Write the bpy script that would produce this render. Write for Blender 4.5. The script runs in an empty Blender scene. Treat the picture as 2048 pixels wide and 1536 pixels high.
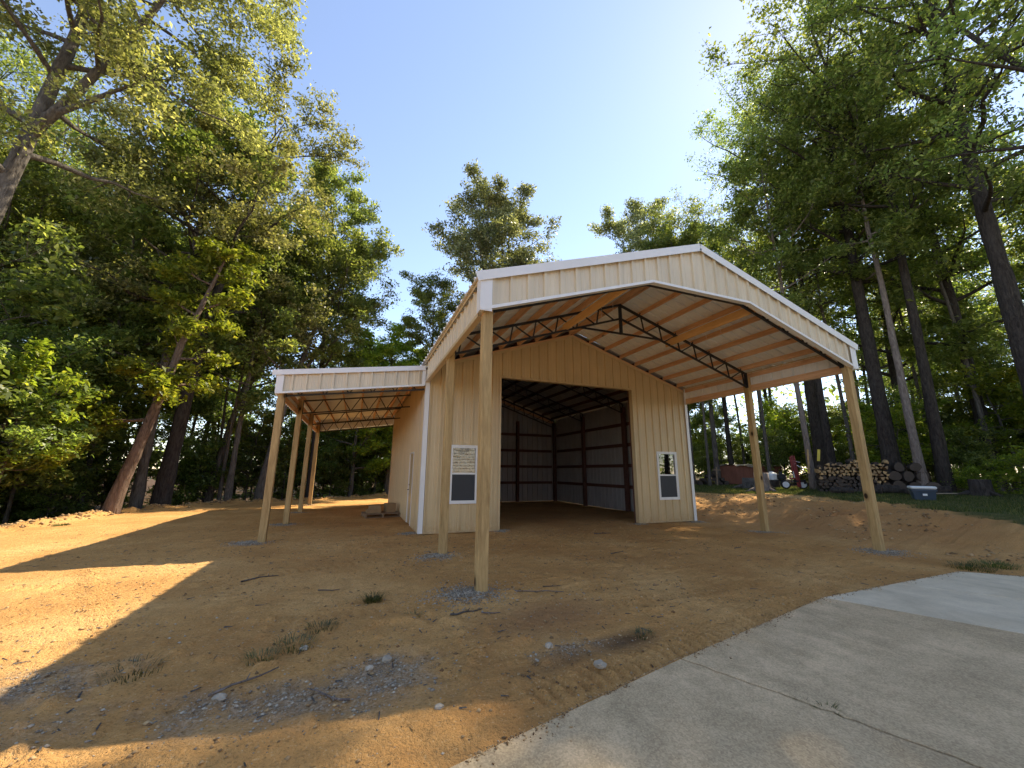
import bpy, math, random
import numpy as np
from mathutils import Matrix, Vector, noise as mnoise

# ---------------------------------------------------------------- camera, sky, sun, exposure
sc = bpy.context.scene
col = sc.collection
CAM = (-1.697, -5.605, 1.608)
cd = bpy.data.cameras.new('camera')
cam = bpy.data.objects.new('camera', cd); col.objects.link(cam)
cd.sensor_fit = 'HORIZONTAL'; cd.sensor_width = 36.0; cd.lens = 36 * 0.384224
cd.clip_start = 0.05; cd.clip_end = 900
YAW, PITCH, ROLL = 0.3687, 0.2185, 0.0074
_f = Vector((math.sin(YAW)*math.cos(PITCH), math.cos(YAW)*math.cos(PITCH), math.sin(PITCH)))
_r = Vector((math.cos(YAW), -math.sin(YAW), 0)); _u = _r.cross(_f)
_r2 = _r*math.cos(ROLL) + _u*math.sin(ROLL); _u2 = -_r*math.sin(ROLL) + _u*math.cos(ROLL)
M = Matrix((( _r2.x, _u2.x, -_f.x, CAM[0]), (_r2.y, _u2.y, -_f.y, CAM[1]), (_r2.z, _u2.z, -_f.z, CAM[2]), (0, 0, 0, 1)))
cam.matrix_world = M
sc.camera = cam

SUN = Vector((0.607, 0.289, 0.741)).normalized()
SUN_EL = math.asin(SUN.z); SUN_AZ = math.atan2(SUN.x, SUN.y)
w = bpy.data.worlds.new('World'); sc.world = w; w.use_nodes = True
wn = w.node_tree; bg = wn.nodes['Background']
sky = wn.nodes.new('ShaderNodeTexSky'); sky.sky_type = 'NISHITA'; sky.sun_disc = False
sky.sun_elevation = SUN_EL; sky.sun_rotation = SUN_AZ
sky.air_density = 0.8; sky.dust_density = 0.05; sky.ozone_density = 5.0
# white balance of the picture: a daylight-shade setting, warmer than neutral
wb = wn.nodes.new('ShaderNodeMix'); wb.data_type = 'RGBA'; wb.blend_type = 'MULTIPLY'; wb.inputs[0].default_value = 1.0
wb.inputs[7].default_value = (1.09, .83, .66, 1)
wn.links.new(sky.outputs[0], wb.inputs[6]); wn.links.new(wb.outputs[2], bg.inputs[0]); bg.inputs[1].default_value = 0.14
sd = bpy.data.lights.new('sun', 'SUN'); sd.energy = 2.65; sd.angle = math.radians(0.53); sd.color = (1.0, 0.88, 0.66)
sun = bpy.data.objects.new('sun', sd); col.objects.link(sun)
sun.rotation_euler = SUN.to_track_quat('Z', 'Y').to_euler(); sun.location = (20, 10, 40)

vs = sc.view_settings
sc.display_settings.display_device = 'sRGB'
vs.view_transform = 'Standard'; vs.look = 'None'; vs.gamma = 1.0; vs.use_curve_mapping = False
vs.exposure = 1.95
sc.render.engine = 'CYCLES'
cy = sc.cycles
cy.use_denoising = True
cy.max_bounces = 9; cy.diffuse_bounces = 7; cy.glossy_bounces = 3; cy.transmission_bounces = 4; cy.transparent_max_bounces = 8
cy.caustics_reflective = False; cy.caustics_refractive = False
cy.sample_clamp_indirect = 6.0

rng = np.random.default_rng(7)
random.seed(7)

# ---------------------------------------------------------------- node and material helpers
def srgb(r, g, b):
    f = lambda c: c/12.92 if c <= .04045 else ((c+.055)/1.055)**2.4
    return (f(r/255), f(g/255), f(b/255), 1)
def rgba(c): return (c[0], c[1], c[2], 1.0)
class NT:
    def __init__(s, name):
        s.m = bpy.data.materials.new(name); s.m.use_nodes = True
        s.t = s.m.node_tree; s.b = s.t.nodes['Principled BSDF']; s.out = s.t.nodes['Material Output']
    def n(s, typ, **kw):
        nd = s.t.nodes.new('ShaderNode' + typ)
        for k, v in kw.items(): setattr(nd, k, v)
        return nd
    def l(s, a, b): s.t.links.new(a, b)
    def obj(s, scale=(1, 1, 1), rand=0.0):
        tc = s.n('TexCoord'); mp = s.n('Mapping'); mp.inputs['Scale'].default_value = scale
        s.l(tc.outputs['Object'], mp.inputs['Vector'])
        if rand:
            oi = s.n('ObjectInfo'); mu = s.n('Math', operation='MULTIPLY'); mu.inputs[1].default_value = rand
            s.l(oi.outputs['Random'], mu.inputs[0])
            cb = s.n('CombineXYZ')
            for i in range(3): s.l(mu.outputs[0], cb.inputs[i])
            s.l(cb.outputs[0], mp.inputs['Location'])
        return mp.outputs[0]
    def noise(s, vec, scale, detail=4, rough=.55, dist=0.0):
        nd = s.n('TexNoise'); nd.inputs['Scale'].default_value = scale; nd.inputs['Detail'].default_value = detail
        nd.inputs['Roughness'].default_value = rough; nd.inputs['Distortion'].default_value = dist
        s.l(vec, nd.inputs['Vector']); return nd.outputs['Fac']
    def ramp(s, fac, stops):
        nd = s.n('ValToRGB'); cr = nd.color_ramp
        while len(cr.elements) < len(stops): cr.elements.new(.5)
        for e, (p, c) in zip(cr.elements, stops): e.position = p; e.color = rgba(c)
        s.l(fac, nd.inputs[0]); return nd.outputs[0]
    def mix(s, fac, a, b, mode='MIX'):
        nd = s.n('Mix', data_type='RGBA', blend_type=mode)
        for k, v in ((0, fac), (6, a), (7, b)):
            if isinstance(v, (int, float)): nd.inputs[k].default_value = v
            elif isinstance(v, tuple): nd.inputs[k].default_value = rgba(v)
            else: s.l(v, nd.inputs[k])
        return nd.outputs[2]
    def math(s, op, a, b=None):
        nd = s.n('Math', operation=op)
        for k, v in ((0, a), (1, b)):
            if v is None: continue
            if isinstance(v, (int, float)): nd.inputs[k].default_value = v
            else: s.l(v, nd.inputs[k])
        return nd.outputs[0]
    def attr(s, name):
        nd = s.n('Attribute', attribute_name=name); return nd.outputs['Fac']
    def bump(s, h, strength=.4, dist=.02):
        nd = s.n('Bump'); nd.inputs['Strength'].default_value = strength; nd.inputs['Distance'].default_value = dist
        s.l(h, nd.inputs['Height']); s.l(nd.outputs[0], s.b.inputs['Normal'])
    def set(s, color=None, rough=.6, metal=0.0, spec=.5):
        if color is not None:
            if isinstance(color, tuple): s.b.inputs['Base Color'].default_value = rgba(color)
            else: s.l(color, s.b.inputs['Base Color'])
        if isinstance(rough, (int, float)): s.b.inputs['Roughness'].default_value = rough
        else: s.l(rough, s.b.inputs['Roughness'])
        s.b.inputs['Metallic'].default_value = metal; s.b.inputs['Specular IOR Level'].default_value = spec
        return s.m

def painted(name, c, rough=.42, var=.08, spec=.5, metal=0.0):
    t = NT(name); v = t.obj((1, 1, 1), 20.0)
    n1 = t.noise(v, 1.3, 5); n2 = t.noise(v, 9, 4)
    f = t.math('ADD', t.math('MULTIPLY', n1, .6), t.math('MULTIPLY', n2, .4))
    vv = t.obj((7, 7, .35), 20.0); st = t.noise(vv, 1.0, 4, .6)
    f = t.math('ADD', t.math('MULTIPLY', f, .65), t.math('MULTIPLY', st, .35))
    lo = tuple(x*(1-var*1.6) for x in c); hi = tuple(min(1, x*(1+var)) for x in c)
    t.set(t.ramp(f, [(.3, lo), (.7, hi)]), rough, metal, spec)
    t.bump(n1, .08, .01)
    return t.m
def wood(name, axis, c_lo, c_hi, knots=True, rough=.75):
    t = NT(name); s = [9.0, 9.0, 9.0]; s[axis] = .9
    v = t.obj(tuple(s), 37.0)
    n1 = t.noise(v, 1.0, 5, .6, 1.2); n2 = t.noise(v, 7.0, 3, .6)
    f = t.math('ADD', t.math('MULTIPLY', n1, .7), t.math('MULTIPLY', n2, .3))
    c = t.ramp(f, [(.28, c_lo), (.5, tuple((a+b)/2 for a, b in zip(c_lo, c_hi))), (.72, c_hi)])
    if knots:
        s2 = [2.6, 2.6, 2.6]; s2[axis] = 1.5
        v2 = t.obj(tuple(s2), 91.0)
        vo = t.n('TexVoronoi'); vo.inputs['Scale'].default_value = 1.0; t.l(v2, vo.inputs['Vector'])
        k = t.ramp(vo.outputs['Distance'], [(.07, (1, 1, 1)), (.105, (0, 0, 0))])
        halo = t.ramp(vo.outputs['Distance'], [(.09, (.6, .6, .6)), (.22, (0, 0, 0))])
        c = t.mix(halo, c, tuple(x*.62 for x in c_lo)); c = t.mix(k, c, (.035, .018, .008))
    t.set(c, rough, 0, .25); t.bump(f, .5, .008)
    return t.m
def bark(name, c_lo, c_hi, zs=.25):
    t = NT(name); v = t.obj((1, 1, zs), 13.0)
    n1 = t.noise(v, 14, 6, .65, .6); n2 = t.noise(v, 2.2, 3)
    c = t.ramp(n1, [(.32, c_lo), (.68, c_hi)])
    c = t.mix(t.ramp(n2, [(.45, (0, 0, 0)), (.75, (.5, .5, .5))]), c, tuple(x*.6+.03 for x in c_hi))
    t.set(c, .9, 0, .15); t.bump(n1, 1.0, .09)
    return t.m
def leafy(name, c_dark, c_light, c_pale, trans=.38, spec=.35):
    t = NT(name)
    at = t.attr('tint'); oi = t.n('ObjectInfo')
    c = t.ramp(at, [(0.0, c_dark), (.55, c_light), (1.0, c_pale)])
    hv = t.n('HueSaturation'); t.l(c, hv.inputs['Color'])
    hv.inputs['Saturation'].default_value = 1.0
    t.l(t.math('ADD', t.math('MULTIPLY', oi.outputs['Random'], .03), .487), hv.inputs['Hue'])
    t.l(t.math('ADD', t.math('MULTIPLY', oi.outputs['Random'], .5), .78), hv.inputs['Value'])
    t.set(hv.outputs[0], .42, 0, spec)
    tr = t.n('BsdfTranslucent'); t.l(t.mix(1.0, hv.outputs[0], (2.2, 2.15, 1.0), 'MULTIPLY'), tr.inputs['Color'])
    mx = t.n('MixShader'); mx.inputs[0].default_value = trans
    t.l(t.b.outputs[0], mx.inputs[1]); t.l(tr.outputs[0], mx.inputs[2]); t.l(mx.outputs[0], t.out.inputs['Surface'])
    return t.m

def tan_panel(name, c_):
    t = NT(name); v = t.obj((1, 1, 1), 20.0); vv = t.obj((7, 7, .35), 20.0)
    f = t.math('ADD', t.math('MULTIPLY', t.noise(v, 1.3, 5), .5), t.math('MULTIPLY', t.noise(vv, 1.0, 4, .6), .5))
    c = t.ramp(f, [(.3, tuple(x*.84 for x in c_)), (.7, tuple(min(1, x*1.1) for x in c_))])
    # mud splashed on the foot of the sheets
    ge = t.n('NewGeometry'); sx = t.n('SeparateXYZ'); t.l(ge.outputs['Position'], sx.inputs[0])
    mr = t.n('MapRange'); mr.inputs[1].default_value = .55; mr.inputs[2].default_value = 0.0; t.l(sx.outputs[2], mr.inputs[0])
    sp = t.math('MULTIPLY', t.math('POWER', mr.outputs[0], 2.0), t.ramp(t.noise(v, 11, 5, .7), [(.35, (0, 0, 0)), (.65, (1, 1, 1))]))
    c = t.mix(t.math('MULTIPLY', sp, .75), c, (.42, .25, .11))
    t.set(c, t.math('ADD', t.math('MULTIPLY', f, .25), .2), 0, .55); t.bump(t.noise(v, 2.5, 2), .12, .02)
    return t.m
MT = {}
MT['tan'] = tan_panel('tan_metal', (.60, .455, .255)); MT['tan_sheen'] = tan_panel('tan_metal_sky_sheen', (.68, .58, .41))  # fascia copy of the same tan, lightened to hold the sky sheen
MT['white'] = painted('white_metal', (.78, .77, .75), .4, .04)
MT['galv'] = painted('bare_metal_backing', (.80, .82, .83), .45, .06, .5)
MT['galv_shaded'] = painted('bare_metal_backing_shaded', (.38, .36, .37), .5, .12)  # same bare backing, its colour darkened for the shade inside the barn
MT['steel'] = painted('black_steel', (.016, .018, .026), .45, .2)
MT['post'] = wood('treated_pine_post', 2, (.23, .14, .055), (.60, .42, .19))
MT['purlin'] = wood('pine_purlin', 1, (.52, .28, .15), (.82, .54, .33))
MT['purlinx'] = wood('pine_rafter', 0, (.52, .28, .15), (.82, .54, .33))
MT['fresh'] = wood('fresh_pine_board', 1, (.62, .36, .14), (.84, .56, .27))
MT['girt'] = wood('shaded_inside_wood', 1, (.07, .032, .026), (.15, .07, .055), False)  # timber inside the barn: the dim interior is put into its colour
MT['girtx'] = wood('shaded_inside_wood_cross', 0, (.07, .032, .026), (.15, .07, .055), False)
MT['rubber'] = painted('black_rubber', (.02, .02, .02), .8)
MT['red'] = painted('red_paint', (.24, .025, .02), .5, .25)
MT['whitep'] = painted('white_plastic', (.75, .77, .78), .4, .04)
MT['bluep'] = painted('dark_blue_plastic', (.03, .055, .09), .45)
MT['green'] = painted('green_rubber', (.02, .30, .08), .4)
MT['yellow'] = painted('yellow_plastic', (.62, .50, .06), .5)
MT['rust'] = painted('rusty_brown_board', (.30, .115, .07), .8, .25)
MT['tarp'] = painted('weathered_tarp', (.42, .34, .24), .7, .3)
MT['card'] = painted('cardboard', (.38, .25, .13), .8, .15)
MT['palletw'] = wood('pallet_wood', 0, (.20, .13, .08), (.36, .25, .15), False)
MT['bark_grey'] = bark('grey_bark', (.055, .045, .038), (.20, .175, .15))
MT['bark_dark'] = bark('dark_bark', (.022, .018, .016), (.085, .07, .06))
MT['bark_red'] = bark('reddish_bark', (.075, .05, .036), (.25, .175, .135))
MT['bark_pale'] = bark('pale_bark', (.13, .10, .085), (.34, .28, .24))
MT['leaf_oak'] = leafy('oak_leaves', (.08, .09, .036), (.19, .195, .085), (.45, .43, .23), .46, .65)
MT['leaf_mid'] = leafy('green_leaves', (.07, .10, .03), (.165, .205, .06), (.36, .38, .14), .5, .55)
MT['leaf_dark'] = leafy('shade_leaves', (.065, .095, .03), (.155, .20, .06), (.36, .38, .14), .52, .55)
MT['leaf_bright'] = leafy('bright_leaves', (.09, .13, .018), (.19, .24, .035), (.36, .36, .06), .5)
MT['leaf_grey'] = leafy('grey_green_leaves', (.075, .09, .045), (.18, .20, .11), (.45, .46, .30), .40, .65)
MT['grass'] = leafy('grass_blades', (.028, .048, .014), (.065, .085, .024), (.17, .15, .06), .3, .2)
MT['dryweed'] = leafy('dry_weeds', (.05, .055, .025), (.10, .10, .045), (.19, .16, .08), .2, .2)

def split_end():
    t = NT('split_wood'); v = t.obj((1, 1, 1), 31.0)
    n = t.noise(v, 6, 5); oi = t.n('ObjectInfo')
    c = t.mix(oi.outputs['Random'], t.ramp(n, [(.3, (.40, .24, .10)), (.7, (.62, .42, .20))]), t.ramp(n, [(.3, (.22, .14, .075)), (.7, (.40, .28, .16))]))
    return t.set(c, .85, 0, .2)
MT['split'] = split_end()
def round_end():
    t = NT('log_end'); v = t.obj((1, 1, 1), 0)
    wv = t.n('TexWave', wave_type='RINGS', rings_direction='Y'); wv.inputs['Scale'].default_value = 9; wv.inputs['Distortion'].default_value = 2.5
    t.l(v, wv.inputs['Vector']); n = t.noise(v, 7, 4)
    c = t.mix(n, t.ramp(wv.outputs['Fac'], [(0, (.075, .055, .042)), (1, (.17, .13, .10))]), (.06, .048, .04))
    return t.set(c, .9, 0, .15)
MT['round_end'] = round_end()

def glass():
    t = NT('window_glass')
    v = t.obj((1, 1, 1)); n = t.noise(v, 2.2, 2)
    gl = t.n('BsdfGlossy'); gl.inputs['Roughness'].default_value = .015; gl.inputs['Color'].default_value = (.9, .93, .95, 1)
    bp = t.n('Bump'); bp.inputs['Strength'].default_value = .05; bp.inputs['Distance'].default_value = .02; t.l(n, bp.inputs['Height'])
    t.l(bp.outputs[0], gl.inputs['Normal'])
    tr = t.n('BsdfTransparent'); tr.inputs['Color'].default_value = (.55, .58, .60, 1)
    fr = t.n('Fresnel'); fr.inputs['IOR'].default_value = 2.3
    mx = t.n('MixShader'); t.l(fr.outputs[0], mx.inputs[0]); t.l(tr.outputs[0], mx.inputs[1]); t.l(gl.outputs[0], mx.inputs[2])
    t.l(mx.outputs[0], t.out.inputs['Surface']); return t.m
MT['glass'] = glass()
def screen():
    t = NT('window_screen'); tr = t.n('BsdfTransparent'); tr.inputs['Color'].default_value = (.35, .36, .38, 1)
    t.set((.05, .052, .06), .5); mx = t.n('MixShader'); mx.inputs[0].default_value = .75
    t.l(tr.outputs[0], mx.inputs[1]); t.l(t.b.outputs[0], mx.inputs[2]); t.l(mx.outputs[0], t.out.inputs['Surface']); return t.m
MT['screen'] = screen()

def concrete(name, lo, hi, speck=.35, stain=.5):
    t = NT(name); v = t.obj((1, 1, 1))
    n1 = t.noise(v, .9, 5, .6); n2 = t.noise(v, 55, 3, .7); n3 = t.noise(v, 4.5, 5, .65)
    c = t.ramp(n1, [(.36, lo), (.64, hi)])
    n4 = t.noise(t.obj((1, .35, 1)), 1.7, 6, .7, .8)
    c = t.mix(t.math('MULTIPLY', t.ramp(n4, [(.5, (0, 0, 0)), (.68, (1, 1, 1))]), .55*stain/.5), c, tuple(x*.62 for x in lo))
    c = t.mix(t.math('MULTIPLY', t.ramp(n3, [(.4, (0, 0, 0)), (.7, (1, 1, 1))]), stain), c, tuple(x*.72 for x in lo))
    vo = t.n('TexVoronoi'); vo.inputs['Scale'].default_value = 95; t.l(v, vo.inputs['Vector'])
    sp = t.n('RGBToBW'); t.l(vo.outputs['Color'], sp.inputs[0])
    c = t.mix(speck, c, t.mix(sp.outputs[0], tuple(x*.45 for x in lo), tuple(min(1, x*1.5) for x in hi)))
    t.set(c, .9, 0, .25); t.bump(t.math('ADD', n2, t.math('MULTIPLY', n3, .5)), .35, .006)
    return t.m
MT['conc_old'] = concrete('old_concrete', (.47, .33, .185), (.74, .53, .315), .32, .75)
MT['conc_new'] = concrete('new_concrete', (.64, .52, .355), (.78, .65, .46), .10, .4)

def stone_mat(name, lo, hi):
    t = NT(name); v = t.obj((1, 1, 1)); at = t.attr('tint'); n = t.noise(v, 40, 3)
    c = t.mix(t.math('MULTIPLY', n, .5), t.ramp(at, [(0, lo), (1, hi)]), lo)
    t.set(c, .9, 0, .2); t.bump(n, .4, .01); return t.m
MT['stone'] = stone_mat('grey_stone', (.20, .16, .115), (.62, .54, .42))
MT['clod'] = stone_mat('dirt_clod', (.15, .085, .04), (.68, .46, .23))

# ---------------------------------------------------------------- mesh helpers
def new_mesh(name, V, F, mats=(), midx=None, smooth=False):
    me = bpy.data.meshes.new(name); me.from_pydata([tuple(v) for v in V], [], F)
    for m in mats: me.materials.append(m)
    if midx is not None: me.polygons.foreach_set('material_index', midx)
    if smooth: me.polygons.foreach_set('use_smooth', [True]*len(me.polygons))
    me.update(); return me
def np_mesh(name, V, Q, mat, tint=None, smooth=False, n=4):
    me = bpy.data.meshes.new(name); V = np.asarray(V, np.float32); Q = np.asarray(Q, np.int32)
    me.vertices.add(len(V)); me.vertices.foreach_set('co', V.ravel())
    me.loops.add(Q.size); me.loops.foreach_set('vertex_index', Q.ravel())
    me.polygons.add(len(Q)); me.polygons.foreach_set('loop_start', np.arange(0, Q.size, n, dtype=np.int32))
    if mat: me.materials.append(mat)
    if tint is not None:
        a = me.attributes.new('tint', 'FLOAT', 'POINT'); a.data.foreach_set('value', np.asarray(tint, np.float32))
    if smooth: me.polygons.foreach_set('use_smooth', np.ones(len(Q), bool))
    me.update(calc_edges=True); return me
def put(name, me, parent=None, loc=(0, 0, 0), rot=None, scale=None):
    o = bpy.data.objects.new(name, me); col.objects.link(o)
    o.location = loc
    if rot is not None: o.rotation_euler = rot
    if scale is not None: o.scale = scale
    if parent is not None: o.parent = parent
    return o
def tag(o, label=None, cat=None, group=None, kind=None):
    for k, v in (('label', label), ('category', cat), ('group', group), ('kind', kind)):
        if v: o[k] = v
    return o
def thing(name, label, cat, loc=(0, 0, 0), rot=None, group=None, scale=None):
    return tag(put(name, None, None, loc, rot, scale), label, cat, group)
def copy_tree(o, parent=None):
    c = o.copy(); col.objects.link(c); c.parent = parent
    for ch in list(o.children): copy_tree(ch, c)
    return c

class MB:
    def __init__(s): s.V = []; s.F = []; s.M = []
    def add(s, V, F, m=0):
        b = len(s.V); s.V += [tuple(v) for v in V]; s.F += [[i+b for i in f] for f in F]; s.M += [m]*len(F); return s
    def box(s, x0, x1, y0, y1, z0, z1, m=0):
        V = [(x, y, z) for z in (z0, z1) for y in (y0, y1) for x in (x0, x1)]
        return s.add(V, [(0, 2, 3, 1), (4, 5, 7, 6), (0, 1, 5, 4), (2, 6, 7, 3), (0, 4, 6, 2), (1, 3, 7, 5)], m)
    def bbox(s, x0, x1, y0, y1, z0, z1, c=.006, m=0):
        # bevelled box, long axis z: chamfer the four vertical edges and the ends
        def ring(d, z): 
            a, b, e, f = x0+d, x1-d, y0+d, y1-d
            return [(a+c, e, z), (b-c, e, z), (b, e+c, z), (b, f-c, z), (b-c, f, z), (a+c, f, z), (a, f-c, z), (a, e+c, z)]
        R = ring(c, z0)+ring(0, z0+c)+ring(0, z1-c)+ring(c, z1)
        F = [tuple(range(7, -1, -1)), tuple(range(24, 32))]
        for k in range(3):
            for i in range(8): F.append((k*8+i, k*8+(i+1) % 8, k*8+8+(i+1) % 8, k*8+8+i))
        return s.add(R, F, m)
    def bar(s, p, q, w_, h_, up=(0, 0, 1), m=0):
        p, q = Vector(p), Vector(q); d = (q-p).normalized(); up = Vector(up)
        if abs(d.dot(up)) > .98: up = Vector((0, 1, 0))
        a = d.cross(up).normalized(); b = a.cross(d).normalized()
        V = [o + a*w_/2*i + b*h_/2*j for o in (p, q) for i, j in ((-1, -1), (1, -1), (1, 1), (-1, 1))]
        return s.add(V, [(3, 2, 1, 0), (4, 5, 6, 7), (0, 1, 5, 4), (1, 2, 6, 5), (2, 3, 7, 6), (3, 0, 4, 7)], m)
    def tube(s, P, R, n=8, m=0, cap=True, rough=0.0, gen=None):
        P = [Vector(p) for p in P]; b = len(s.V); rings = len(P)
        prev = None
        for i, p in enumerate(P):
            d = (P[min(i+1, rings-1)] - P[max(i-1, 0)]).normalized()
            ref = Vector((1, 0, 0)) if abs(d.x) < .9 else Vector((0, 1, 0))
            if prev is not None: ref = prev
            a = (ref - d*ref.dot(d)).normalized(); c = d.cross(a); prev = a
            for k in range(n):
                t = 2*math.pi*k/n; s.V.append(tuple(p + (a*math.cos(t)+c*math.sin(t))*(R[i]*(1+(gen.normal(0, rough) if rough else 0)))))
        for i in range(rings-1):
            for k in range(n):
                s.F.append([b+i*n+k, b+i*n+(k+1) % n, b+(i+1)*n+(k+1) % n, b+(i+1)*n+k]); s.M.append(m)
        if cap:
            s.F.append([b+k for k in range(n-1, -1, -1)]); s.M.append(m)
            s.F.append([b+(rings-1)*n+k for k in range(n)]); s.M.append(m)
        return s
    def build(s, name, mats, parent=None, loc=(0, 0, 0), rot=None, smooth=False):
        if not isinstance(mats, (list, tuple)): mats = [mats]
        return put(name, new_mesh(name, s.V, s.F, mats, s.M, smooth), parent, loc, rot)

# ---------------------------------------------------------------- terrain
def sm(a, b, v): t = np.clip((v-a)/(b-a), 0, 1); return t*t*(3-2*t)
PAD = np.array([(-10.6, -60), (-10.6, 5), (-10.35, 9.5), (-10.1, 13.2), (-8.2, 17.6), (-4.5, 19.4), (.3, 22.6), (6, 25), (12, 26.5), (60, 30)])
def seg_dist(x, y, P):
    best = np.full(np.shape(x), 1e9); sgn = np.ones(np.shape(x))
    for (ax, ay), (bx, by) in zip(P[:-1], P[1:]):
        dx, dy = bx-ax, by-ay; L = dx*dx+dy*dy
        t = np.clip(((x-ax)*dx+(y-ay)*dy)/L, 0, 1)
        d = np.hypot(x-ax-t*dx, y-ay-t*dy); cr = dx*(y-ay)-dy*(x-ax)
        m = d < best; best = np.where(m, d, best); sgn = np.where(m, np.sign(cr), sgn)
    return best*sgn
def pad_out(x, y): return seg_dist(x, y, PAD)      # positive outside the dirt pad (left and back)
def T0(x, y):
    x = np.asarray(x, float); y = np.asarray(y, float)
    z = .6*sm(9.9, 14.5, x) + .25*sm(14, 24, x)
    d = pad_out(x, y); wl = 1-sm(9, 13, x)
    return z + wl*(-.55*sm(.3, 4.5, d) + .10*np.exp(-((d+.15)/.4)**2))
def tz(x, y): return float(T0(x, y))
_lat = rng.random((256, 256))
def vnoise(x, y, s, ox=0.0):
    x = x/s+ox*17.3+500; y = y/s+ox*9.1+500
    xi = np.floor(x).astype(int); yi = np.floor(y).astype(int); fx = x-xi; fy = y-yi
    fx = fx*fx*(3-2*fx); fy = fy*fy*(3-2*fy)
    g = lambda a, b: _lat[a & 255, b & 255]
    return (g(xi, yi)*(1-fx)+g(xi+1, yi)*fx)*(1-fy)+(g(xi, yi+1)*(1-fx)+g(xi+1, yi+1)*fx)*fy - .5

GRASS = np.array([(11.8, -60), (11.9, -3), (12.45, -1.04), (13.35, 0.0), (15.1, 1.7), (15.7, 2.6), (15.65, 4.1), (16.6, 5.5), (17.1, 7.8), (15.5, 9.2), (15.1, 10.6), (15.0, 14), (15.0, 60)])
def blob(x, y, cx, cy_, rx, ry, a=0.0):
    c, s_ = math.cos(a), math.sin(a); u = (x-cx)*c+(y-cy_)*s_; v_ = -(x-cx)*s_+(y-cy_)*c
    return np.clip(1.25-np.sqrt((u/rx)**2+(v_/ry)**2), 0, 1)
SLAB = [(-5.5, -4.35), (-1.017, -3.089), (1.067, -2.543), (4.12, -1.838), (7.798, -1.692), (8.379, -2.23), (14, -7.5), (14, -14), (-5.5, -14)]
def inpoly(x, y, P):
    r = np.zeros(np.shape(x), bool)
    for (ax, ay), (bx, by) in zip(P, P[1:]+P[:1]):
        c = ((ay > y) != (by > y)); xx = (bx-ax)*(y-ay)/(by-ay+1e-12)+ax; r ^= c & (x < xx)
    return r
def slab_d(x, y): return seg_dist(x, y, np.array(SLAB+SLAB[:1]))

def axis(lo, hi, fine, far, g=1.045):
    a = list(np.arange(lo, hi, fine)); s = fine; p = a[-1]
    while p < far[1]: s *= g; p += s; a.append(p)
    s = fine; p = a[0]; b = []
    while p > far[0]: s *= g; p -= s; b.append(p)
    return np.array(b[::-1]+a)
ax_ = axis(-7.2, 6.2, .03, (-260, 260)); ay_ = axis(-3.6, 6.0, .03, (-120, 320))
X, Y = np.meshgrid(ax_, ay_); X = X+vnoise(X, Y, .4, 3)*.012
Z = T0(X, Y)
out = pad_out(X, Y); wl = 1-sm(9, 13, X)
gd = seg_dist(X, Y, GRASS)                    # positive on the left (dirt) side
jit = vnoise(X, Y, 1.1, 5)*1.2+vnoise(X, Y, .35, 6)*.7
grass_w = sm(.25, -.35, gd+jit*.5)
woods_r = sm(22.0, 24.5, X+.25*(Y-6)+jit)*sm(-30, -20, Y+0*X) + sm(14, 17, Y+.15*(X-15)+jit)*sm(12, 15, X)
litter_w = np.clip(np.maximum(sm(.1, .8, out+jit*.35)*wl, np.clip(woods_r, 0, 1)), 0, 1)
gravel_w = np.maximum.reduce([blob(X, Y, -2.2, -2.0, 1.6, .40, -.12)*.62, blob(X, Y, -3.85, -1.05, .75, .55)*.8, blob(X, Y, -1.25, -1.8, .55, .42)*1.0, blob(X, Y, .25, -2.0, .8, .22, .2)*.55])
gravel_w = np.clip(gravel_w*.95-.18+(vnoise(X, Y, .55, 8)*1.5+vnoise(X, Y, .13, 9)*1.1)*np.clip(gravel_w*1.6, 0, 1), 0, 1)
red_w = np.clip(blob(X, Y, .45, -1.2, .9, .55, .2)+blob(X, Y, 5.5, 8, 5, 4)*.6+blob(X, Y, 12, 3.5, 3.6, 6)*.7, 0, 1)
dark_w = np.clip(blob(X, Y, .95, -2.0, .42, .2, .2)+blob(X, Y, .2, -2.2, .6, .15, .2)*.6, 0, 1)
# relief
rough_bank = blob(X, Y, 13, 4, 4.2, 9)
near = np.exp(-((Y+1.4)/1.3)**2)*sm(-6, -4, X)*sm(2.6, 1.2, X)
rel = vnoise(X, Y, 2.3, 1)*.06+vnoise(X, Y, .8, 2)*.030+vnoise(X, Y, .22, 3)*.010+vnoise(X, Y, .09, 4)*.010
rel += np.clip(vnoise(X, Y, .12, 41)+vnoise(X, Y, .7, 42)*.9-.22, 0, 1)*(.03+.09*near)
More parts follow.
